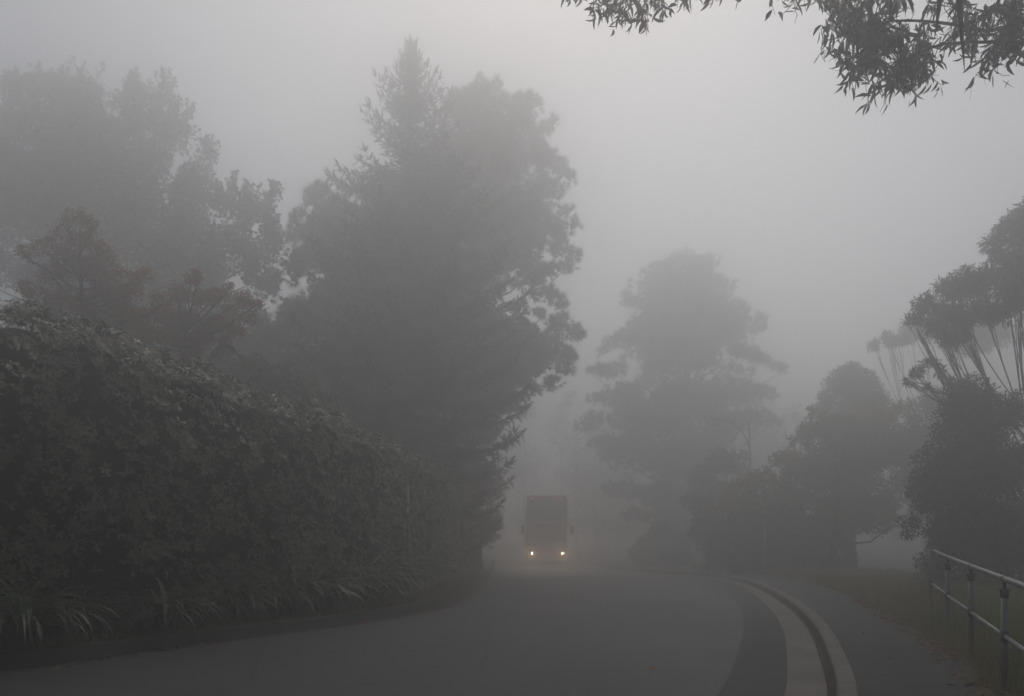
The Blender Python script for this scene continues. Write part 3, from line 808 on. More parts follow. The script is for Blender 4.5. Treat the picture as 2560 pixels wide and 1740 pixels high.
def crown_leaves(root, lobes, tmpl, mat, density, L, up=.25, jit=.8, thick=.45, flat=1.0, name='crown', hang=0.0, wscale=1.0, shoots=0, smooth=False, lift=True):
    mb = MB(); p, n, idx = shell_points(lobes, density, thick, flat, lift=lift)
    k = len(p)
    D = nrm(n + rng.normal(0, jit, (k, 3)) + np.array([0, 0, up - hang]))
    Nn = nrm(rng.normal(0, .6, (k, 3)) + np.array([0, 0, 1.0]))
    l = L * rng.uniform(.65, 1.25, k)
    ts = tmpl if isinstance(tmpl, list) else [tmpl]
    sel = rng.integers(0, len(ts), k)
    for q, T in enumerate(ts):
        m_ = sel == q
        mb.inst(*T, p[m_], frames(D[m_], Nn[m_]), np.column_stack([l[m_], l[m_] * wscale, l[m_]]))
    if shoots:
        tw = MB()
        for (x, y, z, r) in lobes[:shoots]:
            for s in range(7):
                u = nrm(np.array([rng.normal(0, .35), rng.normal(0, .35), 1.0])); a = np.array([x, y, z]) + u * r * .6
                h = r * rng.uniform(.7, 1.5); m_ = int(14 + 22 * h)
                f = rng.random(m_); pp_ = a + u * (h * f)[:, None] + rng.normal(0, .10, (m_, 3)) * (1.25 - f)[:, None]
                D = nrm(rng.normal(0, 1, (m_, 3)) + np.array([0, 0, .4])); l = L * rng.uniform(.6, 1.2, m_)
                mb.inst(*ts[0], pp_, frames(D, nrm(rng.normal(0, .6, (m_, 3)) + [0, 0, 1])), np.column_stack([l, l * wscale, l]))
                mb.tube([a, a + u * h], [.02, .008], 4, caps=False)
    return mb.build(name, mat, root, smooth, np.array(root.location))

def ground_at(px, d, py=1300): x = (px - CX) / F * d; return np.array([x, d, zoff(d)])

# 1 big broadleaf tree behind the hedge, far left
d = 35.0; b = ground_at(235, d)
t1 = thing('broadleaf_tree', b, 'large grey green broadleaf tree with upright leafy shoots, far left behind the hedge', 'tree')
LB = [(60, 250, 50), (100, 215, 40), (150, 235, 45), (215, 240, 52), (330, 245, 42), (340, 290, 55), (420, 270, 45), (440, 330, 55), (25, 230, 30), (520, 385, 28),
      (640, 560, 48), (690, 490, 20), (672, 530, 26), (680, 590, 32), (610, 520, 42), (560, 510, 50), (660, 650, 45), (640, 705, 45), (680, 725, 25), (690, 620, 18),
      (170, 300, 80), (60, 330, 80), (390, 350, 75), (300, 385, 85), (480, 425, 52), (470, 500, 75), (380, 480, 100), (250, 450, 120), (120, 430, 120), (20, 420, 100),
      (-60, 350, 110), (600, 620, 62), (550, 650, 75), (450, 600, 100), (320, 580, 110), (180, 560, 120), (50, 560, 120), (-100, 520, 130), (500, 720, 85), (400, 700, 100),
      (250, 700, 100), (100, 700, 100), (620, 765, 45), (350, 820, 110), (200, 830, 110), (520, 840, 80), (620, 820, 60), (560, 900, 90), (430, 920, 110), (250, 950, 120), (50, 830, 120), (660, 870, 60), (-40, 680, 110)]
lob = spread_lobes(LB, d, b[0], 1)
tree_trunk(t1, b, P(235, 300, d), .38, lob, M['bark'], 40)
order = np.concatenate([lob[::2], lob[1::2]])
crown_leaves(t1, order, LOB, M['maple_tree'], 600, .165, .2, .9, .6, shoots=20)

# 2 brown and red maples between it and the hedge
d = 17.5; b = ground_at(235, d)
t2 = thing('brown_maple', b, 'small brown leaved maple with a pointed top above the near end of the hedge', 'tree')
LB = [(190, 540, 28), (165, 560, 28), (215, 560, 26), (160, 600, 42), (215, 610, 42), (110, 625, 42), (75, 640, 30), (58, 630, 18), (120, 690, 50), (190, 680, 55), (240, 690, 45),
      (300, 690, 30), (335, 700, 34), (360, 680, 22), (270, 740, 50), (170, 760, 60), (90, 740, 50), (60, 720, 26), (220, 800, 60), (120, 810, 60), (310, 800, 55), (380, 840, 50), (260, 640, 34), (150, 640, 44), (310, 740, 50), (400, 760, 44), (50, 790, 50), (160, 850, 60), (270, 860, 60)]
lob = spread_lobes(LB, d, b[0], 1)
tree_trunk(t2, b, P(200, 570, d), .13, lob, M['bark'], 26, r_l=.35)
crown_leaves(t2, lob, KITE, M['brown'], 3000, .075, .1, 1.0, .9, .75)
d = 19.0; b = ground_at(470, d)
t3 = thing('red_maple', b, 'low spreading maple with reddish layered foliage beside the brown maple', 'tree')
LB = [(480, 700, 26), (495, 685, 16), (440, 735, 42), (520, 740, 42), (565, 735, 30), (575, 715, 14), (600, 760, 36), (635, 765, 18), (648, 758, 10), (610, 800, 36), (540, 810, 52), (460, 800, 52),
      (380, 790, 52), (330, 830, 52), (430, 860, 52), (510, 850, 40), (590, 835, 30), (300, 790, 40), (400, 900, 45), (470, 905, 40)]
lob = spread_lobes(LB, d, b[0], 1)
tree_trunk(t3, b, P(460, 790, d), .14, lob, M['bark'], 18, r_l=.32)
crown_leaves(t3, lob, KITE, M['red'], 3800, .075, .05, 1.0, .8, .55)
mb = MB(); mb.tube(smooth_poly([P(500, 960, d), P(530, 890, d), P(565, 862, d), P(590, 880, d), P(612, 905, d)], 12), [.07] * 5 + [.05] * 4 + [.03] * 3, 7); mb.build('branch', M['bark'], t3, True, np.array(t3.location))
d = 22.0; b = ground_at(680, d)
t4 = thing('brown_shrub', b, 'rounded brownish shrub showing over the hedge below the red maple', 'shrub')
LB = [(560, 905, 50), (620, 950, 60), (690, 955, 60), (760, 985, 55), (620, 1010, 70), (560, 970, 60), (810, 1025, 45), (700, 1040, 70), (640, 1120, 80), (780, 1100, 70), (720, 1180, 90)]
lob = spread_lobes(LB, d, b[0], 1)
tree_trunk(t4, b, P(680, 1000, d), .1, lob, M['bark'], 16)
crown_leaves(t4, lob, KITE, M['shrub_brown'], 4500, .08, .15, 1.0, .7)

# 3 spruce
def conifer(root, base, H, prof, mat, d, nb=150, seed=3):
    r = np.random.default_rng(seed); wood, pos, D, N_, S = MB(), [], [], [], []
    off = np.array(root.location)
    wood.tube([base, base + [0, 0, H * .5], base + [0, 0, H]], [.32, .17, .015], 10, caps=False)
    zs = H * (1 - (r.random(nb) ** 1.35)) ; zs = np.sort(zs)[::-1]
    zs = np.concatenate([H - np.array([.15, .3, .5, .7, .95, 1.2, 1.5, 1.8]), zs])
    for k, z in enumerate(zs):
        L = prof(z / H) * r.uniform(.72, 1.0)
        if L < .12: L = .12
        az = k * 2.399963 + r.normal(0, .3); dh = np.array([cos(az), sin(az), 0])
        n = max(5, int(L / .22)); t = np.linspace(0, 1, n)
        rise = .42 if z > .8 * H else .10
        zc = L * (rise * t - .42 * t ** 1.5 * (1 if z < .8 * H else .25) + .42 * t ** 3.2)
        p = base + np.array([0, 0, z]) + dh * (L * t)[:, None] + np.stack([0 * t, 0 * t, zc], 1)
        wood.tube(p, np.linspace(.012 + .012 * L, .006, n), 5, caps=False)
        T = nrm(np.gradient(p, axis=0)); side = np.array([-dh[1], dh[0], 0])
        for i in range(n):
            f = t[i]
            if f < .1 and L > 1.5: continue
            for sg in (-1, 1, 0, 2):
                if sg == 2: dd = nrm(T[i] * .6 + np.array([0, 0, -.9]) + r.normal(0, .3, 3))
                elif sg == 0: dd = nrm(T[i] * .8 + np.array([0, 0, .6]) + r.normal(0, .3, 3))
                else: dd = nrm(T[i] * .75 + side * sg + np.array([0, 0, r.uniform(-.1, .45)]))
                pos.append(p[i] + r.normal(0, .03, 3)); D.append(dd); N_.append(np.array([0, 0, 1.0]) + r.normal(0, .4, 3))
                S.append(min(.52, .22 + .15 * L * (1 - f * .6)) * r.uniform(.7, 1.1) * (.6 if sg in (0,) else 1))
            if L > 1.2 and i > 1:
                for sg in (-1, 1):
                    l2 = (.30 * L * (1 - f) + .22) * r.uniform(.6, 1.1); d2 = nrm(T[i] * .8 + side * sg * .9 + np.array([0, 0, r.uniform(-.12, .12)]))
                    for g in np.arange(.25, l2, .24):
                        q_ = p[i] + d2 * g + np.array([0, 0, -.12 * g * g]) + r.normal(0, .03, 3)
                        for s3 in (-1, 1):
                            pos.append(q_); D.append(nrm(d2 + np.cross(d2, [0, 0, 1.0]) * s3 * r.uniform(.4, .9) + r.normal(0, .2, 3) + [0, 0, r.uniform(-.5, .3)])); N_.append(np.array([0, 0, 1.0]) + r.normal(0, .4, 3)); S.append(r.uniform(.26, .42))
        pos.append(p[-1]); D.append(nrm(T[-1] + [0, 0, .5])); N_.append(np.array([0, 0, 1.0])); S.append(.4)
    pos.append(base + [0, 0, H - .3]); D.append(np.array([0, 0, 1.0])); N_.append(np.array([1.0, 0, 0])); S.append(.6)
    pos, D, N_, S = map(np.array, (pos, D, N_, S)); sel = r.integers(0, 3, len(pos))
    mb = MB()
    for q in range(3):
        m_ = sel == q; mb.inst(*SPRAY[q], pos[m_], frames(D[m_], N_[m_]), S[m_])
    wood.build('trunk', M['bark'], root, True, off)
    mb.build('crown', mat, root, False, off)
d = 33.0; b = ground_at(1015, d); b[0] = P(1028, 0, d)[0]
H = P(1030, 118, d)[2] - b[2]
ys = np.array([115, 160, 200, 270, 350, 420, 500, 600, 700, 800, 1000, 1150, 1300, 1420]); ws = np.array([2, 22, 40, 85, 130, 175, 215, 255, 290, 310, 320, 305, 262, 215])
zsn = ((HY - ys) / F * d + EYE - b[2]) / H; wm = ws / F * d
prof = lambda f: float(np.interp(f, zsn[::-1], wm[::-1]))
t5 = thing('spruce_tree', b, 'tall dark spruce with a narrow pointed top, the tallest tree in the middle', 'tree')
conifer(t5, b, H, prof, M['spruce'], d, 300)

# 4 pines either side of the spruce
d = 38.0; b = ground_at(1175, d)
t6 = thing('pine_tree', b, 'large dark pine with rounded lobes and visible boughs, right of the pointed spruce', 'tree')
LB = [(1200, 245, 38), (1150, 275, 50), (1250, 252, 26), (1240, 295, 46), (1308, 258, 24), (1320, 300, 42), (1280, 345, 62), (1382, 308, 22), (1362, 335, 30), (1330, 390, 60), (1388, 425, 36), (1418, 452, 26),
      (1372, 490, 55), (1420, 532, 26), (1436, 560, 18), (1385, 580, 50), (1438, 640, 20), (1415, 665, 28), (1375, 690, 34), (1320, 560, 70), (1320, 640, 45), (1250, 450, 90), (1150, 400, 95), (1060, 450, 90),
      (1390, 752, 26), (1405, 775, 20), (1425, 835, 34), (1385, 850, 32), (1452, 845, 16), (1350, 925, 46), (1410, 930, 28), (1300, 900, 44), (1385, 960, 30), (1240, 890, 60),
      (1240, 590, 70), (1150, 560, 90), (1120, 680, 80), (1160, 800, 80), (1250, 800, 22), (1220, 1000, 80), (1290, 960, 30), (1180, 1090, 80), (1190, 1200, 70), (1180, 1320, 70), (1345, 900, 56), (1400, 895, 46), (1310, 850, 50), (1300, 935, 50), (1255, 1020, 56), (1290, 560, 76), (1405, 622, 36), (1345, 690, 40), (1400, 800, 24), (1260, 870, 60), (1230, 940, 70)]
lob = spread_lobes(LB, d, b[0], 2, 1.2)
tree_trunk(t6, b, P(1190, 300, d), .45, lob, M['bark'], 26, r_l=.28)
crown_leaves(t6, lob, TUFTS, M['pine'], 190, .32, .6, .45, .3, .8)
mb = MB(); mb.tube(smooth_poly([P(1175, 770, d), P(1215, 705, d), P(1262, 672, d), P(1310, 664, d), P(1360, 640, d)], 14), np.linspace(.17, .03, 14), 7)
mb.build('bough', M['bark'], t6, True, np.array(t6.location))
mb = MB(); mb.tube(smooth_poly([P(1180, 900, d), P(1260, 935, d), P(1300, 950, d), P(1335, 950, d)], 12), np.linspace(.11, .03, 12), 7); mb.build('bough', M['bark'], t6, True, np.array(t6.location))
d = 36.0; b = ground_at(860, d)
t7 = thing('pine_tree', b, 'dark pine with small tufted lobes, left of the pointed spruce and partly behind it', 'tree')
LB = [(775, 497, 24), (805, 480, 22), (790, 520, 36), (738, 562, 24), (720, 598, 26), (750, 590, 34), (785, 580, 44), (835, 540, 50), (870, 620, 80), (765, 655, 52), (720, 670, 24), (685, 690, 24), (665, 735, 32), (662, 710, 16),
      (900, 760, 110), (1000, 640, 130), (1000, 800, 140), (760, 800, 80), (705, 840, 60), (655, 820, 36), (640, 870, 40), (860, 930, 110), (720, 950, 80), (760, 1080, 90), (900, 1080, 110), (1040, 980, 120), (1060, 1120, 110), (660, 920, 60), (620, 980, 64), (690, 1020, 80), (600, 1060, 70)]
lob = spread_lobes(LB, d, b[0], 2, 1.2)
tree_trunk(t7, b, P(870, 560, d), .4, lob, M['bark'], 30)
crown_leaves(t7, lob, TUFTS, M['pine'], 150, .31, .6, .45, .3, .8)

# 5 far pine, right of the road
d = 56.0; b = ground_at(1720, d)
t8 = thing('pine_tree', b, 'pale broad-crowned pine fading into the fog right of the road', 'tree')
LB = [(1700, 668, 52), (1650, 685, 45), (1760, 675, 42), (1625, 722, 52), (1800, 722, 42), (1582, 758, 34), (1568, 740, 16), (1700, 750, 110), (1845, 775, 36), (1890, 810, 30), (1830, 830, 52), (1905, 828, 20), (1780, 830, 100), (1620, 815, 52),
      (1590, 825, 26), (1560, 840, 26), (1542, 862, 32), (1510, 880, 18), (1600, 870, 42), (1500, 926, 28), (1540, 930, 42), (1472, 932, 16), (1880, 885, 32), (1935, 918, 22), (1955, 925, 12), (1900, 905, 30), (1700, 900, 95), (1560, 1000, 60), (1500, 1000, 34), (1480, 1060, 44),
      (1600, 1050, 90), (1720, 1000, 95), (1850, 985, 62), (1920, 990, 28), (1930, 1060, 28), (1870, 1060, 62), (1500, 1120, 52), (1600, 1150, 90), (1700, 1150, 90), (1780, 1120, 72), (1550, 1230, 45), (1640, 1240, 60), (1720, 1250, 70), (1790, 1210, 60), (1690, 1310, 50), (1590, 1290, 36)]
lob = spread_lobes(LB, d, b[0], 2, 1.2)
tree_trunk(t8, b, P(1715, 720, d), .55, lob, M['bark'], 44)
crown_leaves(t8, lob, TUFTS, M['pine'], 80, .40, .5, .45, .35, .6)

# 6 shrubs and trees on the right
d = 40.0; b = ground_at(2130, d)
t9 = thing('domed_tree', b, 'grey dome-topped tree standing behind the yellowing bush on the right', 'tree')
LB = [(2130, 942, 34), (2100, 950, 30), (2160, 952, 32), (2085, 972, 30), (2180, 975, 32), (2065, 1005, 30), (2130, 985, 50), (2200, 1005, 30), (2150, 1030, 60), (2050, 1030, 26), (2210, 1050, 40), (2100, 1090, 60)]
lob = spread_lobes(LB, d, b[0], 1)
tree_trunk(t9, b, P(2130, 980, d), .2, lob, M['bark'], 26)
crown_leaves(t9, lob, KITE, M['olive'], 3000, .11, .3, .8, .5)
d = 31.5; b = ground_at(2080, d)
t10 = thing('yellowing_bush', b, 'large yellowing leafy bush overhanging the footpath on the right', 'bush')
LB = [(2028, 1032, 18), (2045, 1060, 34), (2012, 1078, 26), (1985, 1098, 20), (2100, 1085, 58), (2180, 1085, 70), (2060, 1150, 70), (1965, 1155, 42), (1905, 1195, 36), (1865, 1212, 36), (1825, 1232, 30), (1850, 1250, 34), (1800, 1262, 26), (2000, 1220, 52), (2100, 1180, 72), (2200, 1170, 80), (2280, 1090, 60), (2250, 1130, 66), (2325, 1130, 56), (2260, 1220, 56), (2335, 1065, 44), (2200, 1260, 44), (2330, 1000, 46), (2262, 1035, 40), (2380, 1100, 60), (2310, 1290, 40), (2400, 1010, 60),
      (1925, 1245, 30), (2130, 1250, 52), (1880, 1250, 24), (2300, 1170, 60)]
lob = spread_lobes(LB, d, b[0], 1)
tree_trunk(t10, b, P(2090, 1120, d), .17, lob, M['bark'], 26)
crown_leaves(t10, lob, LOB, M['yellow'], 1900, .10, .1, 1.0, .75, lift=False)
d = 34.0; b = ground_at(1940, d)
t11 = thing('dark_bush', b, 'wide dark bush in shade between the far pine and the footpath', 'bush')
LB = [(1785, 1300, 60), (1830, 1350, 70), (1900, 1330, 80), (1980, 1340, 80), (2060, 1350, 70), (2115, 1385, 34), (1850, 1285, 50), (1950, 1270, 60), (2020, 1290, 60), (1880, 1395, 45), (1980, 1395, 45), (2060, 1395, 40), (2150, 1290, 46), (2210, 1290, 40), (2110, 1300, 50), (1830, 1415, 30), (1900, 1415, 30), (1970, 1415, 30), (2040, 1412, 30), (2100, 1410, 24), (1800, 1390, 40)]
lob = spread_lobes(LB, d, b[0], 1, depth=.5)
tree_trunk(t11, b, P(1900, 1250, d), .14, lob, M['bark'], 20)
crown_leaves(t11, lob, KITE, M['dark'], 3200, .12, .2, .9, .6, lift=False)
d = 38.0; b = ground_at(1775, d)
t17 = thing('grey_shrub', b, 'tall grey green shrub filling the gap between the far pine and the yellowing bush', 'shrub')
lob = spread_lobes([(1750, 1185, 40), (1790, 1150, 34), (1840, 1160, 44), (1780, 1240, 55), (1735, 1250, 36), (1850, 1230, 50), (1790, 1320, 60), (1745, 1330, 36), (1860, 1330, 60), (1800, 1400, 50)], d, b[0], 1)
tree_trunk(t17, b, P(1780, 1220, d), .12, lob, M['bark'], 12)
crown_leaves(t17, lob, KITE, M['olive'], 2200, .12, .2, .9, .6, lift=False)
d = 46.0; b = ground_at(1655, d)
t12 = thing('round_shrub', b, 'small faint rounded shrub at the foot of the far pine', 'shrub')
lob = spread_lobes([(1655, 1350, 52), (1705, 1365, 42), (1610, 1375, 38), (1655, 1400, 50), (1700, 1405, 34), (1610, 1405, 30)], d, b[0], 1)
tree_trunk(t12, b, P(1655, 1370, d), .1, lob, M['bark'], 6)
crown_leaves(t12, lob, KITE, M['dark'], 2500, .13, .2, .9, .5, lift=False)
d = 18.5; b = ground_at(2440, d)
t13 = thing('dark_bush', b, 'dense dark bush behind the handrail at the right edge', 'bush')
LB = [(2400, 1000, 50), (2450, 980, 50), (2370, 1060, 52), (2480, 1060, 75), (2540, 1020, 70), (2345, 1150, 62), (2420, 1160, 85), (2520, 1170, 85), (2308, 1240, 52), (2380, 1280, 75), (2480, 1300, 85), (2580, 1300, 90), (2285, 1320, 34), (2340, 1390, 48), (2440, 1400, 60), (2540, 1400, 60), (2620, 1150, 90), (2640, 1380, 80), (2330, 1455, 36), (2390, 1470, 40), (2460, 1475, 44), (2540, 1480, 50), (2330, 1330, 46), (2385, 1350, 60), (2460, 1370, 60), (2540, 1350, 70), (2350, 1210, 60), (2430, 1230, 70), (2340, 1420, 40)]
lob = spread_lobes(LB, d, b[0], 1, depth=.4)
tree_trunk(t13, b, P(2440, 1100, d), .13, lob, M['bark'], 24)
crown_leaves(t13, lob, KITE, M['dark'], 4800, .085, .2, .9, .6, lift=False)

# 7 umbrella-crowned wattles
def wattle(root, d, base, LB, fork, nst, dens, leaf, mat, bark, rs):
    lob = spread_lobes(LB, d, base[0], 1, .9, .6); off = np.array(root.location)
    mb = MB()
    limb(mb, base, fork, rs * 1.6, rs * 1.25, 0, 5, 8)
    for k in range(nst):
        c = lob[rng.integers(len(lob))]; f0 = fork + (base - fork) * rng.uniform(-.05, .75) + np.array([rng.normal(0, .18), rng.normal(0, .25), 0])
        tgt = c[:3] - [0, 0, c[3] * .35]; mid = f0 + (tgt - f0) * .55 + np.array([0, 0, -.10 * np.linalg.norm(tgt - f0) * rng.uniform(.2, 1)]) + rng.normal(0, .12, 3)
        pth = smooth_poly([f0, mid, tgt], 9); mb.tube(pth, np.linspace(rs * rng.uniform(.35, .8), .012, 9), 6, caps=False)
        for q in range(4):
            e = tgt + nrm(np.array([rng.normal(), rng.normal(), 1.0])) * c[3] * rng.uniform(.5, .9)
            mb.tube([pth[5 + q % 3], (pth[6] + e) / 2 + rng.normal(0, .05, 3), e], [.011, .008, .004], 5, caps=False)
    mb.build('trunk', bark, root, True, off)
    crown_leaves(root, lob, LAN, mat, dens, leaf, .0, .8, .7, .8, hang=.25, wscale=1.35)
d = 19.0; b = np.array([P(2650, 0, d)[0], d, zoff(d)])
t14 = thing('wattle_tree', b, 'spreading umbrella-crowned tree with many thin fanned stems at the right edge', 'tree')
LB = [(2292, 808, 28), (2330, 765, 40), (2335, 825, 34), (2378, 725, 44), (2400, 790, 48), (2440, 700, 50), (2450, 785, 42), (2500, 720, 58), (2550, 735, 55), (2620, 735, 80), (2480, 615, 34), (2520, 585, 40), (2560, 560, 55), (2610, 535, 70),
      (2540, 650, 46), (2640, 640, 80), (2700, 560, 90), (2720, 700, 90), (2780, 500, 90), (2800, 620, 90), (2880, 600, 80), (2860, 700, 80), (2950, 720, 60), (2720, 440, 70), (2290, 935, 20), (2318, 912, 16), (2272, 955, 14), (2338, 908, 10)]
wattle(t14, d, b, LB, P(2590, 1060, d), 46, 5600, .12, M['wattle'], M['bark_pale'], .034)
d = 40.0; b = np.array([P(2330, 0, d)[0], d, zoff(d)])
t15 = thing('wattle_tree', b, 'faint thin-stemmed umbrella tree half hidden behind the larger one', 'tree')
LB = [(2188, 862, 15), (2215, 848, 20), (2245, 852, 22), (2278, 832, 26), (2320, 830, 36), (2370, 820, 46), (2440, 840, 50), (2500, 850, 50)]
wattle(t15, d, b, LB, P(2315, 1050, d), 9, 1800, .2, M['wattle'], M['bark_pale'], .025)

# woods added deep in the fog to block light from the horizon
mb = MB(); wl = []
for k in range(150):
    if k < 40: x, y, h = rng.uniform(-9, 30), rng.uniform(76, 100), rng.uniform(12, 18)
    elif k < 84: x, y, h = rng.uniform(-70, 78), rng.uniform(74, 106), rng.uniform(11, 19)
    elif k < 118: x, y, h = rng.uniform(-62, -34), rng.uniform(14, 76), rng.uniform(9, 16)
    else: x, y, h = rng.uniform(27, 62), rng.uniform(22, 76), rng.uniform(7, 14)
    if min(np.hypot(*(CR - [x, y]).T).min(), np.hypot(*(KL - [x, y]).T).min(), np.hypot(*(PR - [x, y]).T).min()) < 4.5: continue
    z0 = zoff(y); mb.tube([[x, y, z0 - .05], [x + rng.normal(0, .3), y, z0 + h * .6], [x, y, z0 + h * .95]], [.16, .10, .03], 6, caps=False)
    for q in range(9):
        f = rng.random(); wl.append((x + rng.normal(0, 1.5 * (1.1 - .6 * f)), y + rng.normal(0, 1.5), z0 + h * (.12 + .84 * f), rng.uniform(1.1, 2.3) * (1.15 - .55 * f)))
p_, n_, _ = shell_points(np.array(wl), 48, .6); kq = len(p_); l = rng.uniform(.32, .6, kq)
mb.inst(*KITE, p_, frames(nrm(n_ + rng.normal(0, .8, (kq, 3))), nrm(rng.normal(0, .7, (kq, 3)) + [0, 0, 1])), np.column_stack([l, l * 1.3, l]), mi=1)
tag(mb.build('light_blocking_wood', [M['bark'], M['olive']]), kind='stuff')

# 8 eucalyptus reaching over the road from the right
base = np.array([7.6, 4.4, .06])
t16 = thing('eucalyptus_tree', base, 'overhanging eucalyptus boughs with narrow hanging leaves at the top right', 'tree')
off = base.copy(); wood = MB()
fork = np.array([7.1, 4.9, 6.0]); crownt = np.array([6.4, 5.6, 12.5])
wood.tube(smooth_poly([base, base + [-.15, .1, 2.5], fork, crownt], 16), np.linspace(.27, .06, 16), 12, caps=False)
d = 6.5
main = smooth_poly([fork, P(2700, 10, 6.0), P(2560, 51, 6.3), P(2522, 66, 6.4), P(2461, 77, 6.5), P(2385, 61, 6.5), P(2268, 51, 6.6), P(2170, 62, 6.7), P(2110, 90, 6.7)], 40)
wood.tube(main, np.linspace(.045, .006, 40), 7, caps=False)
second = smooth_poly([fork + [-.1, .1, .8], P(2600, -160, 6.2), P(2250, -120, 6.6), P(1900, -45, 6.9), P(1845, 2, 6.9), P(1790, -30, 6.9), P(1680, -40, 7.0), P(1560, -30, 7.1), P(1450, -45, 7.1)], 40)
wood.tube(second, np.linspace(.06, .006, 40), 7, caps=False)
third = smooth_poly([P(2560, 51, 6.3), P(2530, 105, 6.2), P(2470, 105, 6.3), P(2350, 112, 6.4), P(2270, 150, 6.4), P(2235, 190, 6.4)], 24)
wood.tube(third, np.linspace(.018, .004, 24), 6, caps=False)
spine = np.vstack([main[8:], second[8:], third])
CL = [(2090, 25, 34, 46), (2130, 40, 38, 80), (2180, 60, 40, 90), (2150, 90, 46, 110), (2200, 100, 40, 110), (2110, 120, 32, 50), (2160, 140, 36, 60), (2230, 110, 30, 50), (2120, 170, 28, 30), (2180, 175, 34, 45), (2240, 200, 36, 60),
      (2290, 165, 40, 100), (2320, 190, 34, 60), (2150, 205, 34, 40), (2200, 225, 30, 30), (2280, 215, 34, 50), (2250, 15, 30, 40), (2270, 90, 30, 34), (2320, 95, 28, 26), (2350, 40, 26, 26), (2400, 30, 32, 50), (2440, 80, 34, 60), (2420, 115, 24, 20), (2480, 40, 34, 60),
      (2510, 110, 36, 90), (2540, 60, 34, 80), (2545, 130, 30, 60), (2480, 140, 26, 26), (2500, 170, 22, 16), (2370, 105, 26, 24), (2445, 198, 15, 10), (2540, 15, 36, 70), (2430, 130, 20, 14), (2220, 255, 12, 8), (2070, 70, 20, 16), (2060, 150, 16, 7), (2120, 215, 10, 7),
      (2590, 70, 40, 60), (2600, 140, 40, 50), (2640, 40, 50, 60),
      (1418, 2, 18, 16), (1460, 0, 26, 22), (1490, 30, 22, 20), (1520, 8, 30, 36), (1548, 50, 20, 22), (1570, 15, 28, 40), (1610, 25, 26, 34), (1640, 45, 20, 18), (1650, 8, 26, 26), (1690, 15, 20, 18), (1600, 50, 14, 10), (1500, -40, 50, 50), (1620, -50, 50, 50), (1700, -20, 24, 16),
      (1797, 8, 14, 8), (1945, 6, 20, 12), (1985, 22, 16, 14), (2020, 4, 20, 14), (2050, -10, 30, 24), (1870, -30, 30, 16), (2200, -40, 70, 90), (2350, -50, 70, 80), (2500, -50, 70, 90)]
leaves = MB()
for (px, py, r, n) in CL:
    dd = np.clip(rng.normal(6.5 if px > 1900 else 7.0, .3), 5.6, 7.6); R = r / F * dd * .60
    c = P(px, py - 16, dd); k = spine[np.argmin(np.linalg.norm(spine - c, axis=1))]
    for q in range(max(2, n // 10)):
        e = c + rng.normal(0, R * .7, 3)
        mid = (k + e) / 2 + np.array([0, 0, .06]) + rng.normal(0, .05, 3)
        tw = smooth_poly([k, mid, e, e + np.array([rng.normal(0, .05), rng.normal(0, .05), -.08])], 9); wood.tube(tw, np.linspace(.0055, .0016, 9), 4, caps=False)
        m_ = max(3, int(n / max(2, n // 10) * 1.15)); f = rng.uniform(.55, 1.0, m_)
        pp_ = np.stack([np.interp(f, np.linspace(0, 1, 9), tw[:, a]) for a in range(3)], 1) + rng.normal(0, .02, (m_, 3))
        D = nrm(rng.normal(0, .75, (m_, 3)) + np.array([-.15, 0, -.85])); l = rng.uniform(.075, .14, m_)
        leaves.inst(*LAN, pp_, frames(D, rdir(m_)), np.column_stack([l, l * rng.uniform(.95, 1.5, m_), l]))
# the same boughs where they run on out of the frame to the trunk
for sp_, k0_, k1_ in ((main, 1, 14), (second, 2, 16)):
    for k in range(k0_, k1_):
        for q in range(4):
            a_ = sp_[k]; e = a_ + np.array([rng.normal(0, .35), rng.normal(0, .35), rng.uniform(-.5, .35)])
            if e[2] < 1.6 + .67 * e[1] and e[0] < .66 * e[1]: continue
            tw = smooth_poly([a_, (a_ + e) / 2 + np.array([0, 0, .08]), e, e + np.array([0, 0, -.1])], 9); wood.tube(tw, np.linspace(.009, .002, 9), 4, caps=False)
            m_ = 22; f = rng.uniform(.4, 1.0, m_); pp_ = np.stack([np.interp(f, np.linspace(0, 1, 9), tw[:, a]) for a in range(3)], 1) + rng.normal(0, .05, (m_, 3))
            l = rng.uniform(.08, .14, m_); leaves.inst(*LAN, pp_, frames(nrm(rng.normal(0, .75, (m_, 3)) + [0, 0, -.85]), rdir(m_)), np.column_stack([l, l * 1.2, l]))
# crown out of the frame, enlarged over the camera to shade the near fog
ca = rng.random(130) * 2 * pi; cq = 8.2 * np.sqrt(rng.random(130))
cr = np.column_stack([3.6 + 1.05 * cq * np.cos(ca), .2 + .95 * cq * np.sin(ca), 12.2 + rng.normal(0, 1.2, 130) - .03 * cq ** 2, rng.uniform(.6, 1.25, 130)])
cr = cr[cr[:, 2] - cr[:, 3] > 1.6 + .69 * (cr[:, 1] + cr[:, 3])]
for c in cr[:60]: limb(wood, fork + (crownt - fork) * rng.uniform(.3, 1), c[:3], .05, .008, .03, 7, 5, .2)
p_, n_, _ = shell_points(cr, 190, .8); kq = len(p_); D = nrm(rng.normal(0, .75, (kq, 3)) + [0, 0, -.8]); l = rng.uniform(.09, .16, kq)
leaves.inst(*LAN, p_, frames(D, rdir(kq)), l)
wood.build('trunk', M['bark_pale'], t16, True, off); leaves.build('crown', M['gum'], t16, True, off)
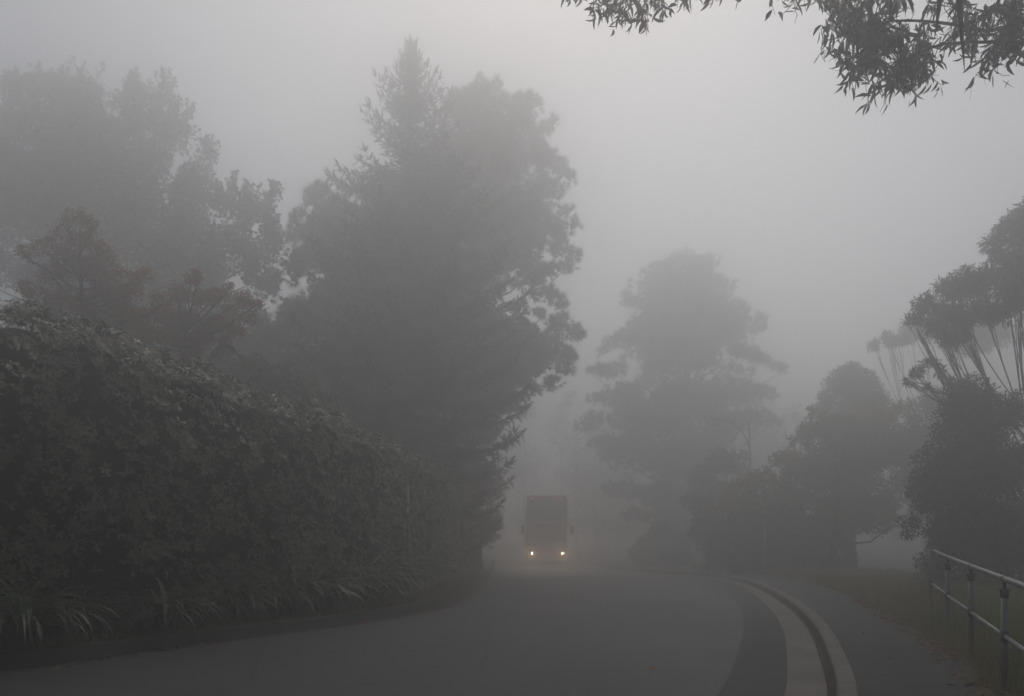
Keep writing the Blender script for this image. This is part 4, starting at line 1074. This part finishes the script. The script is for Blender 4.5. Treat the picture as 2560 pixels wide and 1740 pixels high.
for (x0, y0, x1, y1, dd, w_) in [(2240, -60, 2227, 72, 5.4, 13), (2362, -60, 2336, 98, 5.2, 17), (2396, -70, 2407, 181, 5.0, 15)]:
    mb = MB(); a, c = P(x0, y0 - 150, dd), P(x1, y1, dd); n = 14; t = np.linspace(0, 1, n)
    cx = a + (c - a) * t[:, None] + np.array([1, 0, 0]) * (.012 * np.sin(t * 5 + w_))[:, None]
    mb.tube(cx, w_ / F * dd * .5 * np.interp(t, [0, .55, .8, 1], [1, .95, .55, .06]), 7); mb.build('bark_strip', M['strip'], t16, True, off)

# ------------------------------------------------------------------ haze
mb = MB().box((0, 50, (-2.6 + 23.2) / 2), (244, 180, 25.8))
mh, nt, pb = newmat('fog_air'); nt.nodes.remove(pb)
v = nt.nodes.new('ShaderNodeVolumePrincipled'); v.inputs['Color'].default_value = (.97, .97, .97, 1); v.inputs['Density'].default_value = .033; v.inputs['Anisotropy'].default_value = .79
nt.links.new(v.outputs[0], nt.nodes['Material Output'].inputs['Volume'])
hz = mb.build('haze', mh); tag(hz, kind='stuff')

# ------------------------------------------------------------------ camera, light, sky
cam = bpy.data.cameras.new('camera'); co = bpy.data.objects.new('camera', cam); COL.objects.link(co)
cam.sensor_width = 36.0; cam.lens = F / 2560 * 36; cam.shift_y = (HY - 870) / 2560
co.location = (0, 0, EYE); co.rotation_euler = (pi / 2, 0, 0); cam.clip_end = 2000; cam.clip_start = .05
scene.camera = co
w = bpy.data.worlds.new('World'); scene.world = w; w.use_nodes = True
nt = w.node_tree; bg = nt.nodes['Background']
sk = nt.nodes.new('ShaderNodeTexSky'); sk.sky_type = 'NISHITA'; sk.sun_disc = False
EL, AZ = radians(51), radians(5)
sk.sun_elevation = EL; sk.sun_rotation = AZ; sk.air_density = .7; sk.dust_density = 6.0; sk.ozone_density = .6; sk.altitude = 900
nt.links.new(sk.outputs[0], bg.inputs[0]); bg.inputs['Strength'].default_value = .05
sl = bpy.data.lights.new('sun', 'SUN'); sl.energy = 1.5; sl.angle = radians(85); sl.color = (.99, 1, .975)
so = bpy.data.objects.new('sun', sl); COL.objects.link(so)
so.rotation_euler = (EL - pi / 2, 0, -AZ)
scene.view_settings.view_transform = 'Standard'; scene.view_settings.look = 'None'; scene.view_settings.gamma = 1
scene.view_settings.exposure = -0.3
c = scene.cycles
c.volume_bounces = 8; c.max_bounces = 10; c.diffuse_bounces = 3; c.glossy_bounces = 2; c.transmission_bounces = 2
c.use_adaptive_sampling = True; c.adaptive_threshold = .01
c.use_denoising = True
c.sample_clamp_indirect = 6.0
